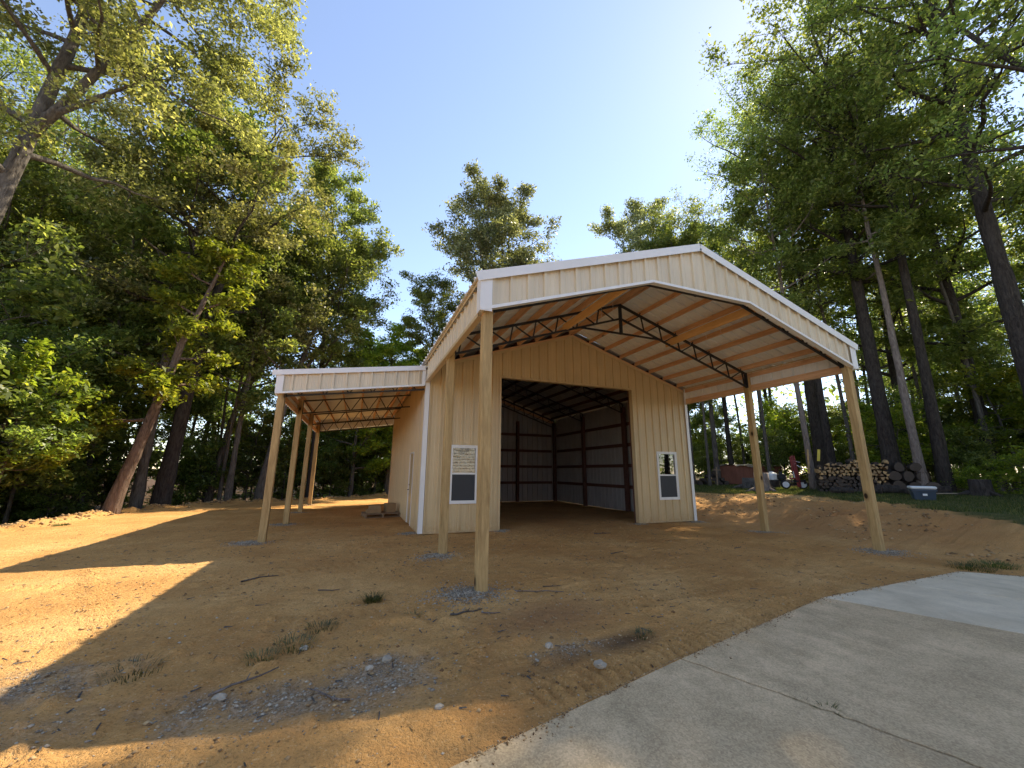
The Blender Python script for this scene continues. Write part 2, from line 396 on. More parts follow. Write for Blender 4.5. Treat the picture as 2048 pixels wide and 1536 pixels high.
# long scrape marks left by the grader blade
wx = X+vnoise(X, Y, 1.5, 45)*.5; wy = Y+vnoise(X, Y, 1.2, 46)*.35
rel += vnoise(wx*.16+wy*.05, wy-.12*wx, .075, 43)*.020*np.clip(vnoise(X, Y, 1.8, 44)*2.2+.55, 0, 1)
rel = rel*(1+1.2*rough_bank)+rough_bank*(vnoise(X, Y, .9, 49)*.10+vnoise(X, Y, .45, 47)*.14+vnoise(X, Y, .22, 48)*.09)+gravel_w*vnoise(X, Y, .06, 11)*.02
edge = np.exp(-((out+.1)/.5)**2)*wl
rel += edge*(vnoise(X, Y, .35, 12)*.28+vnoise(X, Y, .13, 13)*.12)
def tread(x0, y0, x1, y1, width, pitch, depth, ang=0.25):
    dx, dy = x1-x0, y1-y0; L = math.hypot(dx, dy); dx /= L; dy /= L
    s_ = (X-x0)*dx+(Y-y0)*dy; t_ = -(X-x0)*dy+(Y-y0)*dx
    inside = sm(0, .15, s_)*sm(L, L-.15, s_)*sm(width/2, width/2-.04, np.abs(t_))
    ph = (s_+np.abs(t_)*ang)/pitch; bars = np.clip(np.sin(ph*2*math.pi)*2, -1, 1)
    fade = np.clip(.72+vnoise(X, Y, .6, 15)*.9, 0, 1)
    return inside*fade*(bars*depth-.012)
for a in ((-5.7, 3.5, -4.05, .15, .36, .16, .034), (-4.05, .15, -3.2, -1.5, .36, .16, .018), (-5.0, 3.9, -3.1, 1.2, .30, .15, .012), (-9.6, 10.5, -6.6, 16.2, .36, .17, .03), (-8.9, 8.0, -7.2, 14.5, .36, .17, .02),
          (-.4, -2.62, 6.2, -1.15, .34, .13, .026), (-3.0, 1.9, -.9, 2.6, .3, .14, .012), (1.8, .6, 4.6, .2, .3, .14, .012), (1.2, -1.1, 4.2, -.9, .32, .13, .022), (-.9, -2.2, .2, -1.2, .3, .13, .016),
          (-4.6, -2.2, -.6, -1.55, .32, .15, .014), (-2.6, -.2, 3.6, -.55, .32, .15, .012), (4.2, -1.1, 9.6, 1.6, .32, .15, .016), (-9.0, 2.6, -5.2, 2.2, .34, .16, .018), (-6.8, 5.2, -3.9, 10.5, .34, .16, .014), (11.0, 9.5, 16.3, 8.2, .35, .17, .03)):
    rel += tread(*a)
sd_ = slab_d(X, Y); ins = inpoly(X, Y, SLAB)
rel *= np.where(grass_w > .5, .5, 1)
rel -= .018*np.exp(-(np.abs(sd_)/.09)**2)
Z = Z+rel
Z = np.where(ins, -.06, np.where(np.abs(sd_) < .5, np.minimum(Z, .022), Z))
bx_in = (X > -.2) & (X < 9.4) & (Y > 5.1) & (Y < 15.5); Z = np.where(bx_in, np.minimum(Z, .03), Z)
nx, ny = len(ax_), len(ay_)
I = np.arange(nx*ny).reshape(ny, nx)
Q = np.stack([I[:-1, :-1], I[:-1, 1:], I[1:, 1:], I[1:, :-1]], -1).reshape(-1, 4)

def ground_mat():
    t = NT('dirt_ground'); v = t.obj((1, 1, 1))
    n1 = t.noise(v, .55, 5, .6); n2 = t.noise(v, 5, 5, .65); n3 = t.noise(v, 42, 4, .7)
    c = t.ramp(n1, [(.32, (.52, .26, .085)), (.5, (.65, .35, .12)), (.68, (.77, .45, .175))])
    c = t.mix(t.math('MULTIPLY', t.ramp(n2, [(.45, (0, 0, 0)), (.70, (1, 1, 1))]), .45), c, (.42, .24, .09))
    c = t.mix(t.math('MULTIPLY', t.ramp(n3, [(.55, (0, 0, 0)), (.64, (1, 1, 1))]), .55), c, (.26, .145, .055))
    c = t.mix(t.math('MULTIPLY', t.ramp(n3, [(.33, (1, 1, 1)), (.41, (0, 0, 0))]), .65), c, (.76, .54, .29))
    c = t.mix(t.math('MULTIPLY', t.attr('red'), .7), c, t.ramp(n2, [(.3, (.26, .12, .055)), (.7, (.38, .19, .085))]))
    vo = t.n('TexVoronoi'); vo.inputs['Scale'].default_value = 60; t.l(v, vo.inputs['Vector'])
    bw = t.n('RGBToBW'); t.l(vo.outputs['Color'], bw.inputs[0])
    gv = t.ramp(bw.outputs[0], [(.15, (.17, .135, .095)), (.6, (.33, .275, .205)), (.95, (.56, .49, .39))])
    c = t.mix(t.math('MULTIPLY', t.attr('gravel'), .65), c, gv)
    c = t.mix(t.math('MULTIPLY', t.attr('darksoil'), .8), c, t.ramp(n2, [(.3, (.05, .032, .022)), (.7, (.13, .085, .055))]))
    gr = t.ramp(n2, [(.3, (.06, .07, .022)), (.55, (.11, .11, .035)), (.75, (.24, .17, .08))])
    c = t.mix(t.attr('grass'), c, gr)
    li = t.ramp(t.noise(v, 9, 5, .7), [(.3, (.035, .022, .013)), (.55, (.10, .06, .032)), (.75, (.20, .12, .06))])
    c = t.mix(t.attr('litter'), c, li)
    t.set(c, .95, 0, .12)
    t.bump(t.math('ADD', t.math('MULTIPLY', n3, .7), t.math('ADD', t.math('MULTIPLY', n2, .8), t.math('MULTIPLY', t.noise(v, 16, 4, .7), .9))), 1.0, .045)
    return t.m
gm = np_mesh('ground', np.stack([X, Y, Z], -1).reshape(-1, 3), Q, ground_mat(), smooth=True)
for nme, arr in (('gravel', gravel_w), ('red', red_w), ('darksoil', dark_w), ('grass', grass_w), ('litter', litter_w)):
    a = gm.attributes.new(nme, 'FLOAT', 'POINT'); a.data.foreach_set('value', arr.astype(np.float32).ravel())
tag(put('ground', gm), kind='structure', label='orange dirt yard with tyre tracks, grass bank and woodland floor')

# driveway: four cast slabs with open joints
drive = tag(put('driveway', None), kind='structure', label='concrete driveway slabs at the lower right')
def slab(poly, mat, label):
    P = np.array(poly); n = len(P); c = P.mean(0)
    A = sum(P[i][0]*P[(i+1) % n][1]-P[(i+1) % n][0]*P[i][1] for i in range(n))
    if A < 0: P = P[::-1]
    def inset(d):
        o = []
        for i in range(n):
            a, b, e = P[i-1], P[i], P[(i+1) % n]
            d1 = (b-a)/np.linalg.norm(b-a); d2 = (e-b)/np.linalg.norm(e-b)
            n1 = np.array((-d1[1], d1[0])); n2 = np.array((-d2[1], d2[0])); m = n1+n2; m = m/np.linalg.norm(m)
            o.append(b+m*d/max(.3, m@n1))
        return o
    V = [(*q, -.06) for q in inset(.012)]+[(*q, .033) for q in inset(.012)]+[(*q, .036) for q in inset(.016)]
    F = [tuple(range(2*n, 3*n))]
    for k in (0, 1):
        for i in range(n): F.append((k*n+i, k*n+(i+1) % n, k*n+n+(i+1) % n, k*n+n+i))
    o = put('slab', new_mesh('slab', V, F, [mat]), drive); o['label'] = label
def jag(P, amp, step):
    o = [P[0]]; gg = np.random.default_rng(4)
    for (ax, ay), (bx, by) in zip(P[:-1], P[1:]):
        L = math.hypot(bx-ax, by-ay); k = max(1, int(L/step))
        for i in range(1, k+1):
            t_ = i/k; j_ = gg.normal(0, amp) if i < k else 0
            o.append((ax+(bx-ax)*t_-(by-ay)/L*j_, ay+(by-ay)*t_+(bx-ax)/L*j_))
    return o
CRK = jag([(1.067, -2.543), (1.40, -3.41), (1.69, -4.23), (2.4, -6.2)], .006, .06)
slab([(-5.5, -4.35), (-1.017, -3.089)]+CRK+[(4.2, -11), (4.2, -14), (-5.5, -14)], MT['conc_old'], 'nearest weathered brown-grey slab')
slab([(1.067, -2.543), (4.12, -1.838), (4.77, -3.34), (8.1, -11), (8.1, -14), (4.2, -14), (4.2, -11)]+CRK[:0:-1], MT['conc_old'], 'weathered slab between the weedy crack and the pale slab')
slab([(4.12, -1.838), (5.856, -1.77), (6.5, -2.8), (11.6, -11), (11.6, -14), (8.1, -14), (8.1, -11), (4.77, -3.34)], MT['conc_new'], 'pale new slab')
slab([(5.856, -1.77), (7.798, -1.692), (8.379, -2.23), (14, -7.5), (14, -14), (11.6, -14), (11.6, -11), (6.5, -2.8)], MT['conc_new'], 'pale new slab at the far corner')

# ---------------------------------------------------------------- the pole barn
W = 9.15; YM = 2.63; YW = 5.258; BAY = 3.358; YB = YW+3*BAY; SL = .334
LEAN = -3.58
def zr(x): return 4.70+SL*min(x, W-x)          # top of the main roof
def zl(x): return 4.44+.135*(x+.14)            # top of the lean-to roof
barn = thing('pole_barn', 'tan metal pole barn with open gable porch, dark doorway and side lean-to', 'barn')

RIB = .305
def rib_profile(u0, u1, extra=(), phase=0.0, major=.040, minor=.006):
    """(u, height) points of the ribbed sheet between u0 and u1"""
    pts = {}
    k0 = math.floor((u0-phase)/RIB)-1; k1 = math.ceil((u1-phase)/RIB)+1
    raw = []
    for k in range(k0, k1):
        b = phase+k*RIB
        raw += [(b-.030, 0), (b-.019, major), (b+.019, major), (b+.030, 0)]
        for f in (.36, .64):
            raw += [(b+RIB*f-.014, 0), (b+RIB*f, minor), (b+RIB*f+.014, 0)]
    raw.sort()
    us = np.array([r[0] for r in raw]); hs = np.array([r[1] for r in raw])
    keep = sorted(set([u0, u1]+[float(u) for u in us if u0+1e-5 < u < u1-1e-5]+[e for e in extra if u0+1e-5 < e < u1-1e-5]))
    return [(u, float(np.interp(u, us, hs))) for u in keep]
def sheet(name, org, U, Vd, Nn, u0, u1, lo, hi, mats, parent=barn, extra=(), phase=0.0, loc0=True):
    """one ribbed metal sheet: u along U, lo/hi along Vd as functions of u, ribs raised along Nn, 2 mm thick"""
    org, U, Vd, Nn = Vector(org), Vector(U), Vector(Vd), Vector(Nn)
    pr = rib_profile(u0, u1, extra, phase); n = len(pr); V = []
    base = org+U*u0+Vd*lo(u0)
    for off in (0, -.003):
        for f in (lo, hi):
            for u, h in pr: V.append(org+U*u+Vd*f(u)+Nn*(h+off)-base)
    F = []; mi = []
    flip = U.cross(Vd).dot(Nn) < 0
    def q(a, b, c, d, m): F.append((d, c, b, a) if flip else (a, b, c, d)); mi.append(m)
    for i in range(n-1):
        q(i, i+1, n+i+1, n+i, 0); q(2*n+i+1, 2*n+i, 3*n+i, 3*n+i+1, 1)
        q(i+1, i, 2*n+i, 2*n+i+1, 0); q(n+i, n+i+1, 3*n+i+1, 3*n+i, 0)
    q(0, n, 3*n, 2*n, 0); q(2*n-1, n-1, 3*n-1, 4*n-1, 0)
    return put(name, new_mesh(name, V, F, mats, mi), parent, base)
def sheets(name, org, U, Vd, Nn, u0, u1, lo, hi, mats, extra=(), phase=0.0, step=.915, start=None):
    """run of 3-rib sheets with their own edges"""
    b = start if start is not None else u0
    cuts = [u0]; c = b
    while c < u1-1e-4:
        c += step
        if c > u0+1e-3: cuts.append(min(c, u1))
    if cuts[-1] < u1: cuts.append(u1)
    for a, e in zip(cuts[:-1], cuts[1:]):
        if e-a > .004: sheet(name, org, U, Vd, Nn, a+.0008, e-.0008, lo, hi, mats, extra=extra, phase=phase)
TG = [MT['tan'], MT['galv_shaded']]; TF = [MT['tan_sheen'], MT['galv']]
Xd, Yd, Zd = (1, 0, 0), (0, 1, 0), (0, 0, 1)
mid = W/2

# walls ---------------------------------------------------------
DX0, DX1, DH = 2.132, 6.862, 4.36
WIN = [(0.70, 1.45, .78, 2.28), (7.74, 8.53, .76, 2.27)]
ftop = lambda x: zr(x)-.27
c = lambda z: (lambda u: z)
yo = YW-.03
for (a, b, lo, hi) in [(-.02, WIN[0][0], c(.05), ftop), (WIN[0][0], WIN[0][1], c(.05), c(WIN[0][2])), (WIN[0][0], WIN[0][1], c(WIN[0][3]), ftop), (WIN[0][1], DX0, c(.05), ftop),
                       (DX0, DX1, c(DH), ftop), (DX1, WIN[1][0], c(.05), ftop), (WIN[1][0], WIN[1][1], c(.05), c(WIN[1][2])), (WIN[1][0], WIN[1][1], c(WIN[1][3]), ftop), (WIN[1][1], W+.02, c(.05), ftop)]:
    sheets('wall_panel', (0, yo, 0), Xd, Zd, (0, -1, 0), a, b, lo, hi, TG, extra=(mid,), phase=.06)
DY0, DY1, DZ = 6.86, 7.80, 2.17
for (a, b, lo, hi) in [(YW, DY0, c(.0), c(4.615)), (DY0, DY1, c(DZ), c(4.615)), (DY1, YB, c(.0), c(4.615))]:
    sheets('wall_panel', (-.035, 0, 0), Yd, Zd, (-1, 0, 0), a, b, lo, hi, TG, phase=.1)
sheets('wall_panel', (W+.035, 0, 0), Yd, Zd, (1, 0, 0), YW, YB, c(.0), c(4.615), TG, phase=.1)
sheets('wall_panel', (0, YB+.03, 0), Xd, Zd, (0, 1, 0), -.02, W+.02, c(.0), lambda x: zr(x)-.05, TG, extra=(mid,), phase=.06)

def trim(name, mat, *boxes, bars=()):
    m = MB()
    for b in boxes: m.box(*b)
    for b in bars: m.bar(*b)
    return m.build(name, mat, barn)
# corner trims (L profiles)
for x, s in ((0, -1), (W, 1)):
    xo = x+s*.085
    a, b = sorted((xo, xo-s*.115)); a2, b2 = sorted((xo, xo-s*.006))
    trim('corner_trim', MT['white'], (a, b, YW-.080, YW-.074, .03, 4.36 if s < 0 else 4.44), (a2, b2, YW-.073, YW+.06, .03, 4.36 if s < 0 else 4.44))
    trim('corner_trim', MT['white'], (a, b, YB+.062, YB+.068, .03, 4.40), (a2, b2, YB-.06, YB+.061, .03, 4.40))
# base trims, door jamb trims, gable trim
for a, b in ((-.04, DX0), (DX1, W+.04)): trim('base_trim', MT['tan'], (a, b, YW-.062, YW-.02, .015, .048))
trim('jamb_trim', MT['tan'], (DX0-.05, DX0+.008, YW-.070, YW-.064, .03, DH+.05), (DX0+.001, DX0+.008, YW-.063, YW+.10, .03, DH))
trim('jamb_trim', MT['tan'], (DX1-.008, DX1+.05, YW-.070, YW-.064, .03, DH+.05), (DX1-.008, DX1-.001, YW-.063, YW+.10, .03, DH))
trim('head_trim', MT['tan'], (DX0+.009, DX1-.009, YW-.070, YW-.064, DH-.01, DH+.05), (DX0+.009, DX1-.009, YW-.063, YW+.10, DH-.01, DH-.003))
for s in (0, 1):
    f = lambda x: (x if s == 0 else W-x)
    trim('gable_trim', MT['tan'], bars=[((f(-.03), YW-.068, ftop(0)-.015), (f(mid), YW-.068, ftop(mid)-.005), .012, .075)])
    o = MB().bar((f(.02), YW-.03, zr(0)-.215), (f(mid-.01), YW-.03, zr(mid)-.215), .04, .075).build('rafter', MT['purlinx'], barn)
    for yy in (YW+.02, YB-.02):
        MB().bar((f(.1), yy, zr(.1)-.32), (f(mid-.01), yy, zr(mid)-.32), .04, .14).build('rafter', MT['purlinx'], barn)

# posts -----------------------------------------------------------
pm = MB().bbox(-.078, .078, -.078, .078, -.3, 4.62, .008)
post_front = new_mesh('post', pm.V, pm.F, [MT['post']])
pm2 = MB().bbox(-.078, .078, -.078, .078, -.3, 3.86, .008)
post_lean = new_mesh('post', pm2.V, pm2.F, [MT['post']])
pm3 = MB().bbox(-.075, .075, -.09, .09, -.3, 4.40, .008)
post_in = new_mesh('post', pm3.V, pm3.F, [MT['post'] if False else MT['girt']])  # inside posts take the wood coloured darker for the interior shade
pf2 = MB().bbox(-.078, .078, -.078, .078, -.3, 4.42, .008); post_front0 = new_mesh('post', pf2.V, pf2.F, [MT['post']])
for x in (.045, W-.05):
    put('post', post_front0, barn, (x, .03, 0), (0, 0, random.choice((0, 1))*math.pi)); put('post', post_front0, barn, (x, YM+.02, 0), (0, 0, math.pi/2))
for k in range(4): put('post', post_lean, barn, (LEAN+.04, YW+k*BAY+(.02 if k == 0 else 0), 0), (0, 0, k*math.pi/2))
for k in range(4):
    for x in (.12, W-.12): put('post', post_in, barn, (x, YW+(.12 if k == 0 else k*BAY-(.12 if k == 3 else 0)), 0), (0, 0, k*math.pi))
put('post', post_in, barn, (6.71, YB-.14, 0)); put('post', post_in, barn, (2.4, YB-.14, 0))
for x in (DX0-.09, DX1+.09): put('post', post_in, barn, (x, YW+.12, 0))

# girts
for z in (1.0, 1.88, 2.76, 3.66):
    for x in (.02, W-.02):
        MB().box(-.019, .019, 0, YB-YW-.5, -.07, .07).build('girt', MT['girt'], barn, (x, YW+.25, z))
    MB().box(0, W-.5, -.019, .019, -.07, .07).build('girt', MT['girtx'], barn, (.25, YB-.025, z))
    if z < 4.0:
        for a, b in ((.25, DX0-.2), (DX1+.2, W-.25)):
            if z > 2.3 or z < .7: MB().box(0, b-a, -.019, .019, -.07, .07).build('girt', MT['girtx'], barn, (a, YW+.02, z))

# main roof sheets, ridge cap, purlins
cs = 1/math.hypot(1, SL); slx = Vector((cs, 0, SL*cs)); srx = Vector((-cs, 0, SL*cs))
Ls = (mid+.17)/cs
for org, Vd, Nn in (((-.17, 0, zr(-.17)-.03), slx, Vector((-SL*cs, 0, cs))), ((W+.17, 0, zr(-.17)-.03), srx, Vector((SL*cs, 0, cs)))):
    sheets('roof_panel', org, Yd, Vd, Nn, -.15, YW+.0, c(0), c(Ls-.004), [MT['white'], MT['galv']], phase=.05)
    sheets('roof_panel', org, Yd, Vd, Nn, YW+.0, YB+.15, c(0), c(Ls-.004), [MT['white'], MT['galv_shaded']], phase=.05)  # inside bays: same sheet, shade put into the underside colour
m = MB(); m.add([(mid-.18, -.16, zr(mid)-.052), (mid, -.16, zr(mid)+.012), (mid+.18, -.16, zr(mid)-.052), (mid-.18, YB+.16, zr(mid)-.052), (mid, YB+.16, zr(mid)+.012), (mid+.18, YB+.16, zr(mid)-.052),
               (mid-.18, -.16, zr(mid)-.046), (mid, -.16, zr(mid)+.02), (mid+.18, -.16, zr(mid)-.046), (mid-.18, YB+.16, zr(mid)-.046), (mid, YB+.16, zr(mid)+.02), (mid+.18, YB+.16, zr(mid)-.046)],
              [(0, 1, 4, 3), (1, 2, 5, 4), (9, 10, 7, 6), (10, 11, 8, 7), (0, 6, 7, 1), (1, 7, 8, 2), (4, 10, 9, 3), (5, 11, 10, 4), (0, 3, 9, 6), (2, 8, 11, 5)])
m.build('ridge_cap', MT['white'], barn)
PX = [.26+.603*i for i in range(8)]
PX[-1] = mid-.06
pmA = new_mesh('purlin', *(lambda b: (b.V, b.F))(MB().box(-.019, .019, 0, YW-.02, -.07, .07)), [MT['purlin']])
pmC = new_mesh('purlin', *(lambda b: (b.V, b.F))(MB().box(-.019, .019, 0, YB-YW-.08, -.07, .07)), [MT['girt']])  # inside run of the purlins, interior shade in the wood colour
for s in (0, 1):
    for x in PX:
        xx = x if s == 0 else W-x
        z = zr(x)-.036-.07-.006
        put('purlin', pmA, barn, (xx, -.02, z), (0, (-1 if s == 0 else 1)*math.atan(SL), 0))
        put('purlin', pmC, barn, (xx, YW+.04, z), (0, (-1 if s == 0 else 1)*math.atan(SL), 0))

# black steel trusses
def truss_main():
    t = put('truss', None, barn)
    ch, wb = .055, .028
    top = lambda x: zr(x)-.036-.14-.012-ch/2
    bot = lambda x: top(x)-.40
    KX = 3.34
    def part(nm, p, q, w_, h_): MB().bar(p, q, w_, h_, (0, 0, 1)).build(nm, MT['steel'], t)
    for s in (0, 1):
        f = (lambda x: x) if s == 0 else (lambda x: W-x)
        P = lambda x, z: (f(x), 0, z)
        part('top_chord', P(.14, top(.14)), P(mid-.002, top(mid)), ch, ch)
        part('bottom_chord', P(.14, bot(.14)), P(mid-.03, bot(mid)), .045, .045)
        part('end_plate', P(.13, bot(.13)-.03), P(.13, top(.13)+.03), .012, .10)
        nodes = PX[:-1]
        for i, x in enumerate(nodes):
            MB().bar(P(x+.03, top(x)), P(x+.03, top(x)+.11), .05, .012).build('purlin_clip', MT['steel'], t)
            part('web', P(x+.02, top(x)), P(x-.06, bot(x-.06)), wb, wb)
            nx_ = min(x+.50, mid-.03)
            part('web', P(x+.05, top(x+.05)), P(nx_, bot(nx_)), wb, wb)
    part('tie', (KX, 0, bot(KX)), (W-KX, 0, bot(KX)), .042, .042)
    part('king_post', (mid, 0, bot(KX)-.02), (mid, 0, top(mid)+.03), .06, .075)
    return t
tm = truss_main(); tm.location = (0, YM-.03, 0)
for yy in (.075, YW+BAY, YW+2*BAY, YB-.14):
    copy_tree(tm, barn).location = (0, yy, 0)

# long braces between front and middle truss, skirt boards of the porch
for x in (2.93, W-2.93):
    MB().box(-.02, .02, 0, YM+.12, -.095, .095).build('brace_board', MT['fresh'], barn, (x, .02, 5.07+.10))
for x in (-.018, W+.018):
    MB().box(-.019, .019, 0, YW-.10, -.09, .09).build('skirt_board', MT['purlin'], barn, (x, -.03, 4.10))
    MB().box(-.019, .019, 0, YW-.10, -.06, .06).build('skirt_board', MT['purlin'], barn, (x, -.03, 4.49))

# porch fascia: front gable and the two sides
flo = lambda x: min(4.085+SL*min(x, W-x), 5.185)
fhi = lambda x: zr(x)-.085
KXF = (5.185-4.085)/SL
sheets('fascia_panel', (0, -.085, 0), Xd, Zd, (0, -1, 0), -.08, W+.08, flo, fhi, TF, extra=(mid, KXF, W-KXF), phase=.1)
for s in (0, 1):
    f = (lambda x: x) if s == 0 else (lambda x: W-x)
    MB().bar((f(-.19), -.155, zr(-.19)-.055), (f(mid), -.155, zr(mid)-.055), .012, .155).bar((f(-.19), -.118, zr(-.19)+.017), (f(mid), -.118, zr(mid)+.017), .085, .006).build('rake_trim', MT['white'], barn)
    MB().bar((f(-.10), -.133, 4.06), (f(KXF), -.133, flo(KXF)-.012), .014, .05).bar((f(-.10), -.075, 4.042), (f(KXF), -.075, flo(KXF)-.03), .10, .007).build('fascia_trim', MT['white'], barn)
    a, b = sorted((f(-.115), f(.075)))
    a2, b2 = sorted((f(-.121), f(-.115)))
    MB().box(a, b, -.134, -.127, 4.04, zr(0)-.11).box(a2, b2, -.134, .06, 4.04, zr(0)-.12).build('corner_trim', MT['white'], barn)
    sx = -1 if s == 0 else 1
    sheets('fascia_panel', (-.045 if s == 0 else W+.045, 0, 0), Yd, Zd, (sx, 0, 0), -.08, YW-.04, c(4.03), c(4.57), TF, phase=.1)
    MB().box(*sorted((f(-.10), f(-.094))), .065, YW-.07, 4.005, 4.07).box(*sorted((f(-.094), f(.0))), .065, YW-.07, 4.005, 4.011).build('fascia_trim', MT['tan'], barn)
    MB().box(*sorted((f(-.115), f(-.108))), -.14, YW+.05, 4.555, 4.62).build('eave_trim', MT['tan'], barn)
MB().bar((KXF, -.133, 5.173), (W-KXF, -.133, 5.173), .014, .05).bar((KXF, -.075, 5.155), (W-KXF, -.075, 5.155), .10, .007).build('fascia_trim', MT['white'], barn)

# lean-to -----------------------------------------------------------
XL, XR = LEAN-.17, -.14
cl_ = 1/math.hypot(1, .135); vdl = Vector((cl_, 0, .135*cl_)); ndl = Vector((-.135*cl_, 0, cl_))
sheets('roof_panel', (XL, 0, zl(XL)-.03), Yd, vdl, ndl, YW-.13, YB+.15, c(0), c((XR-XL+.10)/cl_), [MT['white'], MT['galv']], phase=.05)
LPX = [LEAN+.10, LEAN+.70, LEAN+1.30, LEAN+1.90, LEAN+2.50, LEAN+3.05, -.20]
lp = new_mesh('purlin', *(lambda b: (b.V, b.F))(MB().box(-.019, .019, 0, YB-YW, -.07, .07)), [MT['purlin']])
for x in LPX: put('purlin', lp, barn, (x, YW, zl(x)-.036-.072), (0, -math.atan(.135), 0))
def truss_lean():
    t = put('truss', None, barn)
    top = lambda x: zl(x)-.036-.142-.022
    bot = lambda x: top(x)-.40-.02*(x+3.5)/3.5
    def part(nm, p, q, w_, h_): MB().bar(p, q, w_, h_).build(nm, MT['steel'], t)
    x0, x1 = LEAN+.13, -.09
    part('top_chord', (x0, 0, top(x0)), (x1, 0, top(x1)), .042, .042); part('bottom_chord', (x0, 0, bot(x0)), (x1, 0, bot(x1)), .042, .042)
    part('end_plate', (x0-.004, 0, bot(x0)-.03), (x0-.004, 0, top(x0)+.02), .010, .09)
    n = 6; dx = (x1-x0-.10)/n
    part('web', (x0+.03, 0, top(x0+.03)), (x0+.28, 0, bot(x0+.28)), .026, .026)
    xb = x0+.30
    for i in range(n):
        xt = xb+.27; xn = xt+.27
        if xt < x1-.02: part('web', (xb, 0, bot(xb)), (xt, 0, top(xt)), .026, .026)
        if xn < x1-.02: part('web', (xt+.03, 0, top(xt)), (xn, 0, bot(xn)), .026, .026)
        xb = xn+.03
    return t
tl = truss_lean(); tl.location = (0, YW+BAY, 0)
for yy in (YW+.085, YW+2*BAY, YB): copy_tree(tl, barn).location = (0, yy, 0)
lhi = lambda x: zl(x)-.075
llo = lambda x: zl(x)-.545+.02*(x+3.6)/3.6
for yy, sy in ((YW-.075, -1), (YB+.085, 1)):
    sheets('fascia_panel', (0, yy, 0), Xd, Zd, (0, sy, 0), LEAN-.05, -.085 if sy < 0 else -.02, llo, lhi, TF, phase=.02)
    MB().bar((XL-.03, yy+sy*.065, zl(XL)-.045), (-.125, yy+sy*.065, zl(-.125)-.045), .012, .13).bar((XL-.03, yy+sy*.03, zl(XL)+.015), (-.20, yy+sy*.03, zl(-.2)+.015), .08, .006).build('rake_trim', MT['white'], barn)
    MB().bar((LEAN-.09, yy+sy*.047, llo(LEAN)-.012), (-.13, yy+sy*.047, llo(-.13)-.002), .014, .045).bar((LEAN-.09, yy-sy*.01, llo(LEAN)-.03), (-.13, yy-sy*.01, llo(-.13)-.02), .10, .007).build('fascia_trim', MT['white'], barn)
    MB().box(LEAN-.10, LEAN+.06, *sorted((yy+sy*.042, yy+sy*.036)), llo(LEAN)-.01, zl(LEAN)-.11).build('corner_trim', MT['white'], barn)
    if sy < 0: MB().box(-.20, -.108, yy-.048, yy-.040, llo(-.13)-.01, zl(-.13)-.10).build('corner_trim', MT['white'], barn)
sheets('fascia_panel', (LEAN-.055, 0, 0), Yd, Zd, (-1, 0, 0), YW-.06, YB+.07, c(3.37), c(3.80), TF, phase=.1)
MB().box(LEAN-.045, LEAN-.041, YW-.05, YB+.06, 3.36, 3.40).build('fascia_trim', MT['white'], barn)
for z, h in ((3.43, .07), (3.70, .06)):
    MB().box(-.019, .019, 0, YB-YW-.02, -h, h).build('skirt_board', MT['purlin'], barn, (LEAN-.062+.085-.085+.04, YW+.09, z))
MB().box(LEAN-.115, LEAN-.107, YW-.13, YB+.13, 3.80, 3.87).build('eave_trim', MT['white'], barn)

# windows
for i, (x0, x1, z0, z1) in enumerate(WIN):
    w_ = put('window', None, barn, (x0, YW-.03, z0)); ww, hh = x1-x0, z1-z0; t = .05; rail = hh*.505
    w_['label'] = ('window half hidden behind the front porch post', 'window right of the doorway')[i]
    MB().box(0, t, -.05, .03, 0, hh).box(ww-t, ww, -.05, .03, 0, hh).box(t, ww-t, -.05, .03, 0, t).box(t, ww-t, -.05, .03, hh-t, hh).box(-.03, ww+.03, -.058, -.052, -.035, 0).box(-.03, ww+.03, -.058, -.052, hh, hh+.03).box(-.03, 0, -.058, -.052, 0, hh).box(ww, ww+.03, -.058, -.052, 0, hh).build('frame', MT['white'], w_)
    MB().box(t, ww-t, -.035, .02, rail-.022, rail+.022).build('meeting_rail', MT['white'], w_)
    MB().box(t, ww-t, -.010, -.006, rail+.022, hh-t).build('pane', MT['glass'], w_)
    MB().box(t, ww-t, .012, .016, t, rail-.022).build('pane', MT['glass'], w_)
    MB().box(t, ww-t, -.030, -.029, t, rail-.022).build('insect_screen', MT['screen'], w_)
# side entry door
d = put('door', None, barn, (-.04, DY0, 0)); ww, hh = DY1-DY0, DZ
d['label'] = 'tan entry door in the side wall under the lean-to'
MB().box(-.045, .03, 0, .045, .02, hh).box(-.045, .03, ww-.045, ww, .02, hh).box(-.045, .03, .045, ww-.045, hh-.045, hh).build('door_frame', MT['white'], d)
MB().box(-.02, .015, .05, ww-.05, .03, hh-.05).build('door_leaf', MT['tan'], d)
MB().tube([(-.02, ww-.13, 1.02), (-.07, ww-.13, 1.02), (-.075, ww-.24, 1.02)], [.012, .012, .010], 8).tube([(-.02, ww-.13, 1.17), (-.035, ww-.13, 1.17)], [.025, .025], 10).build('handle', MT['steel'], d)

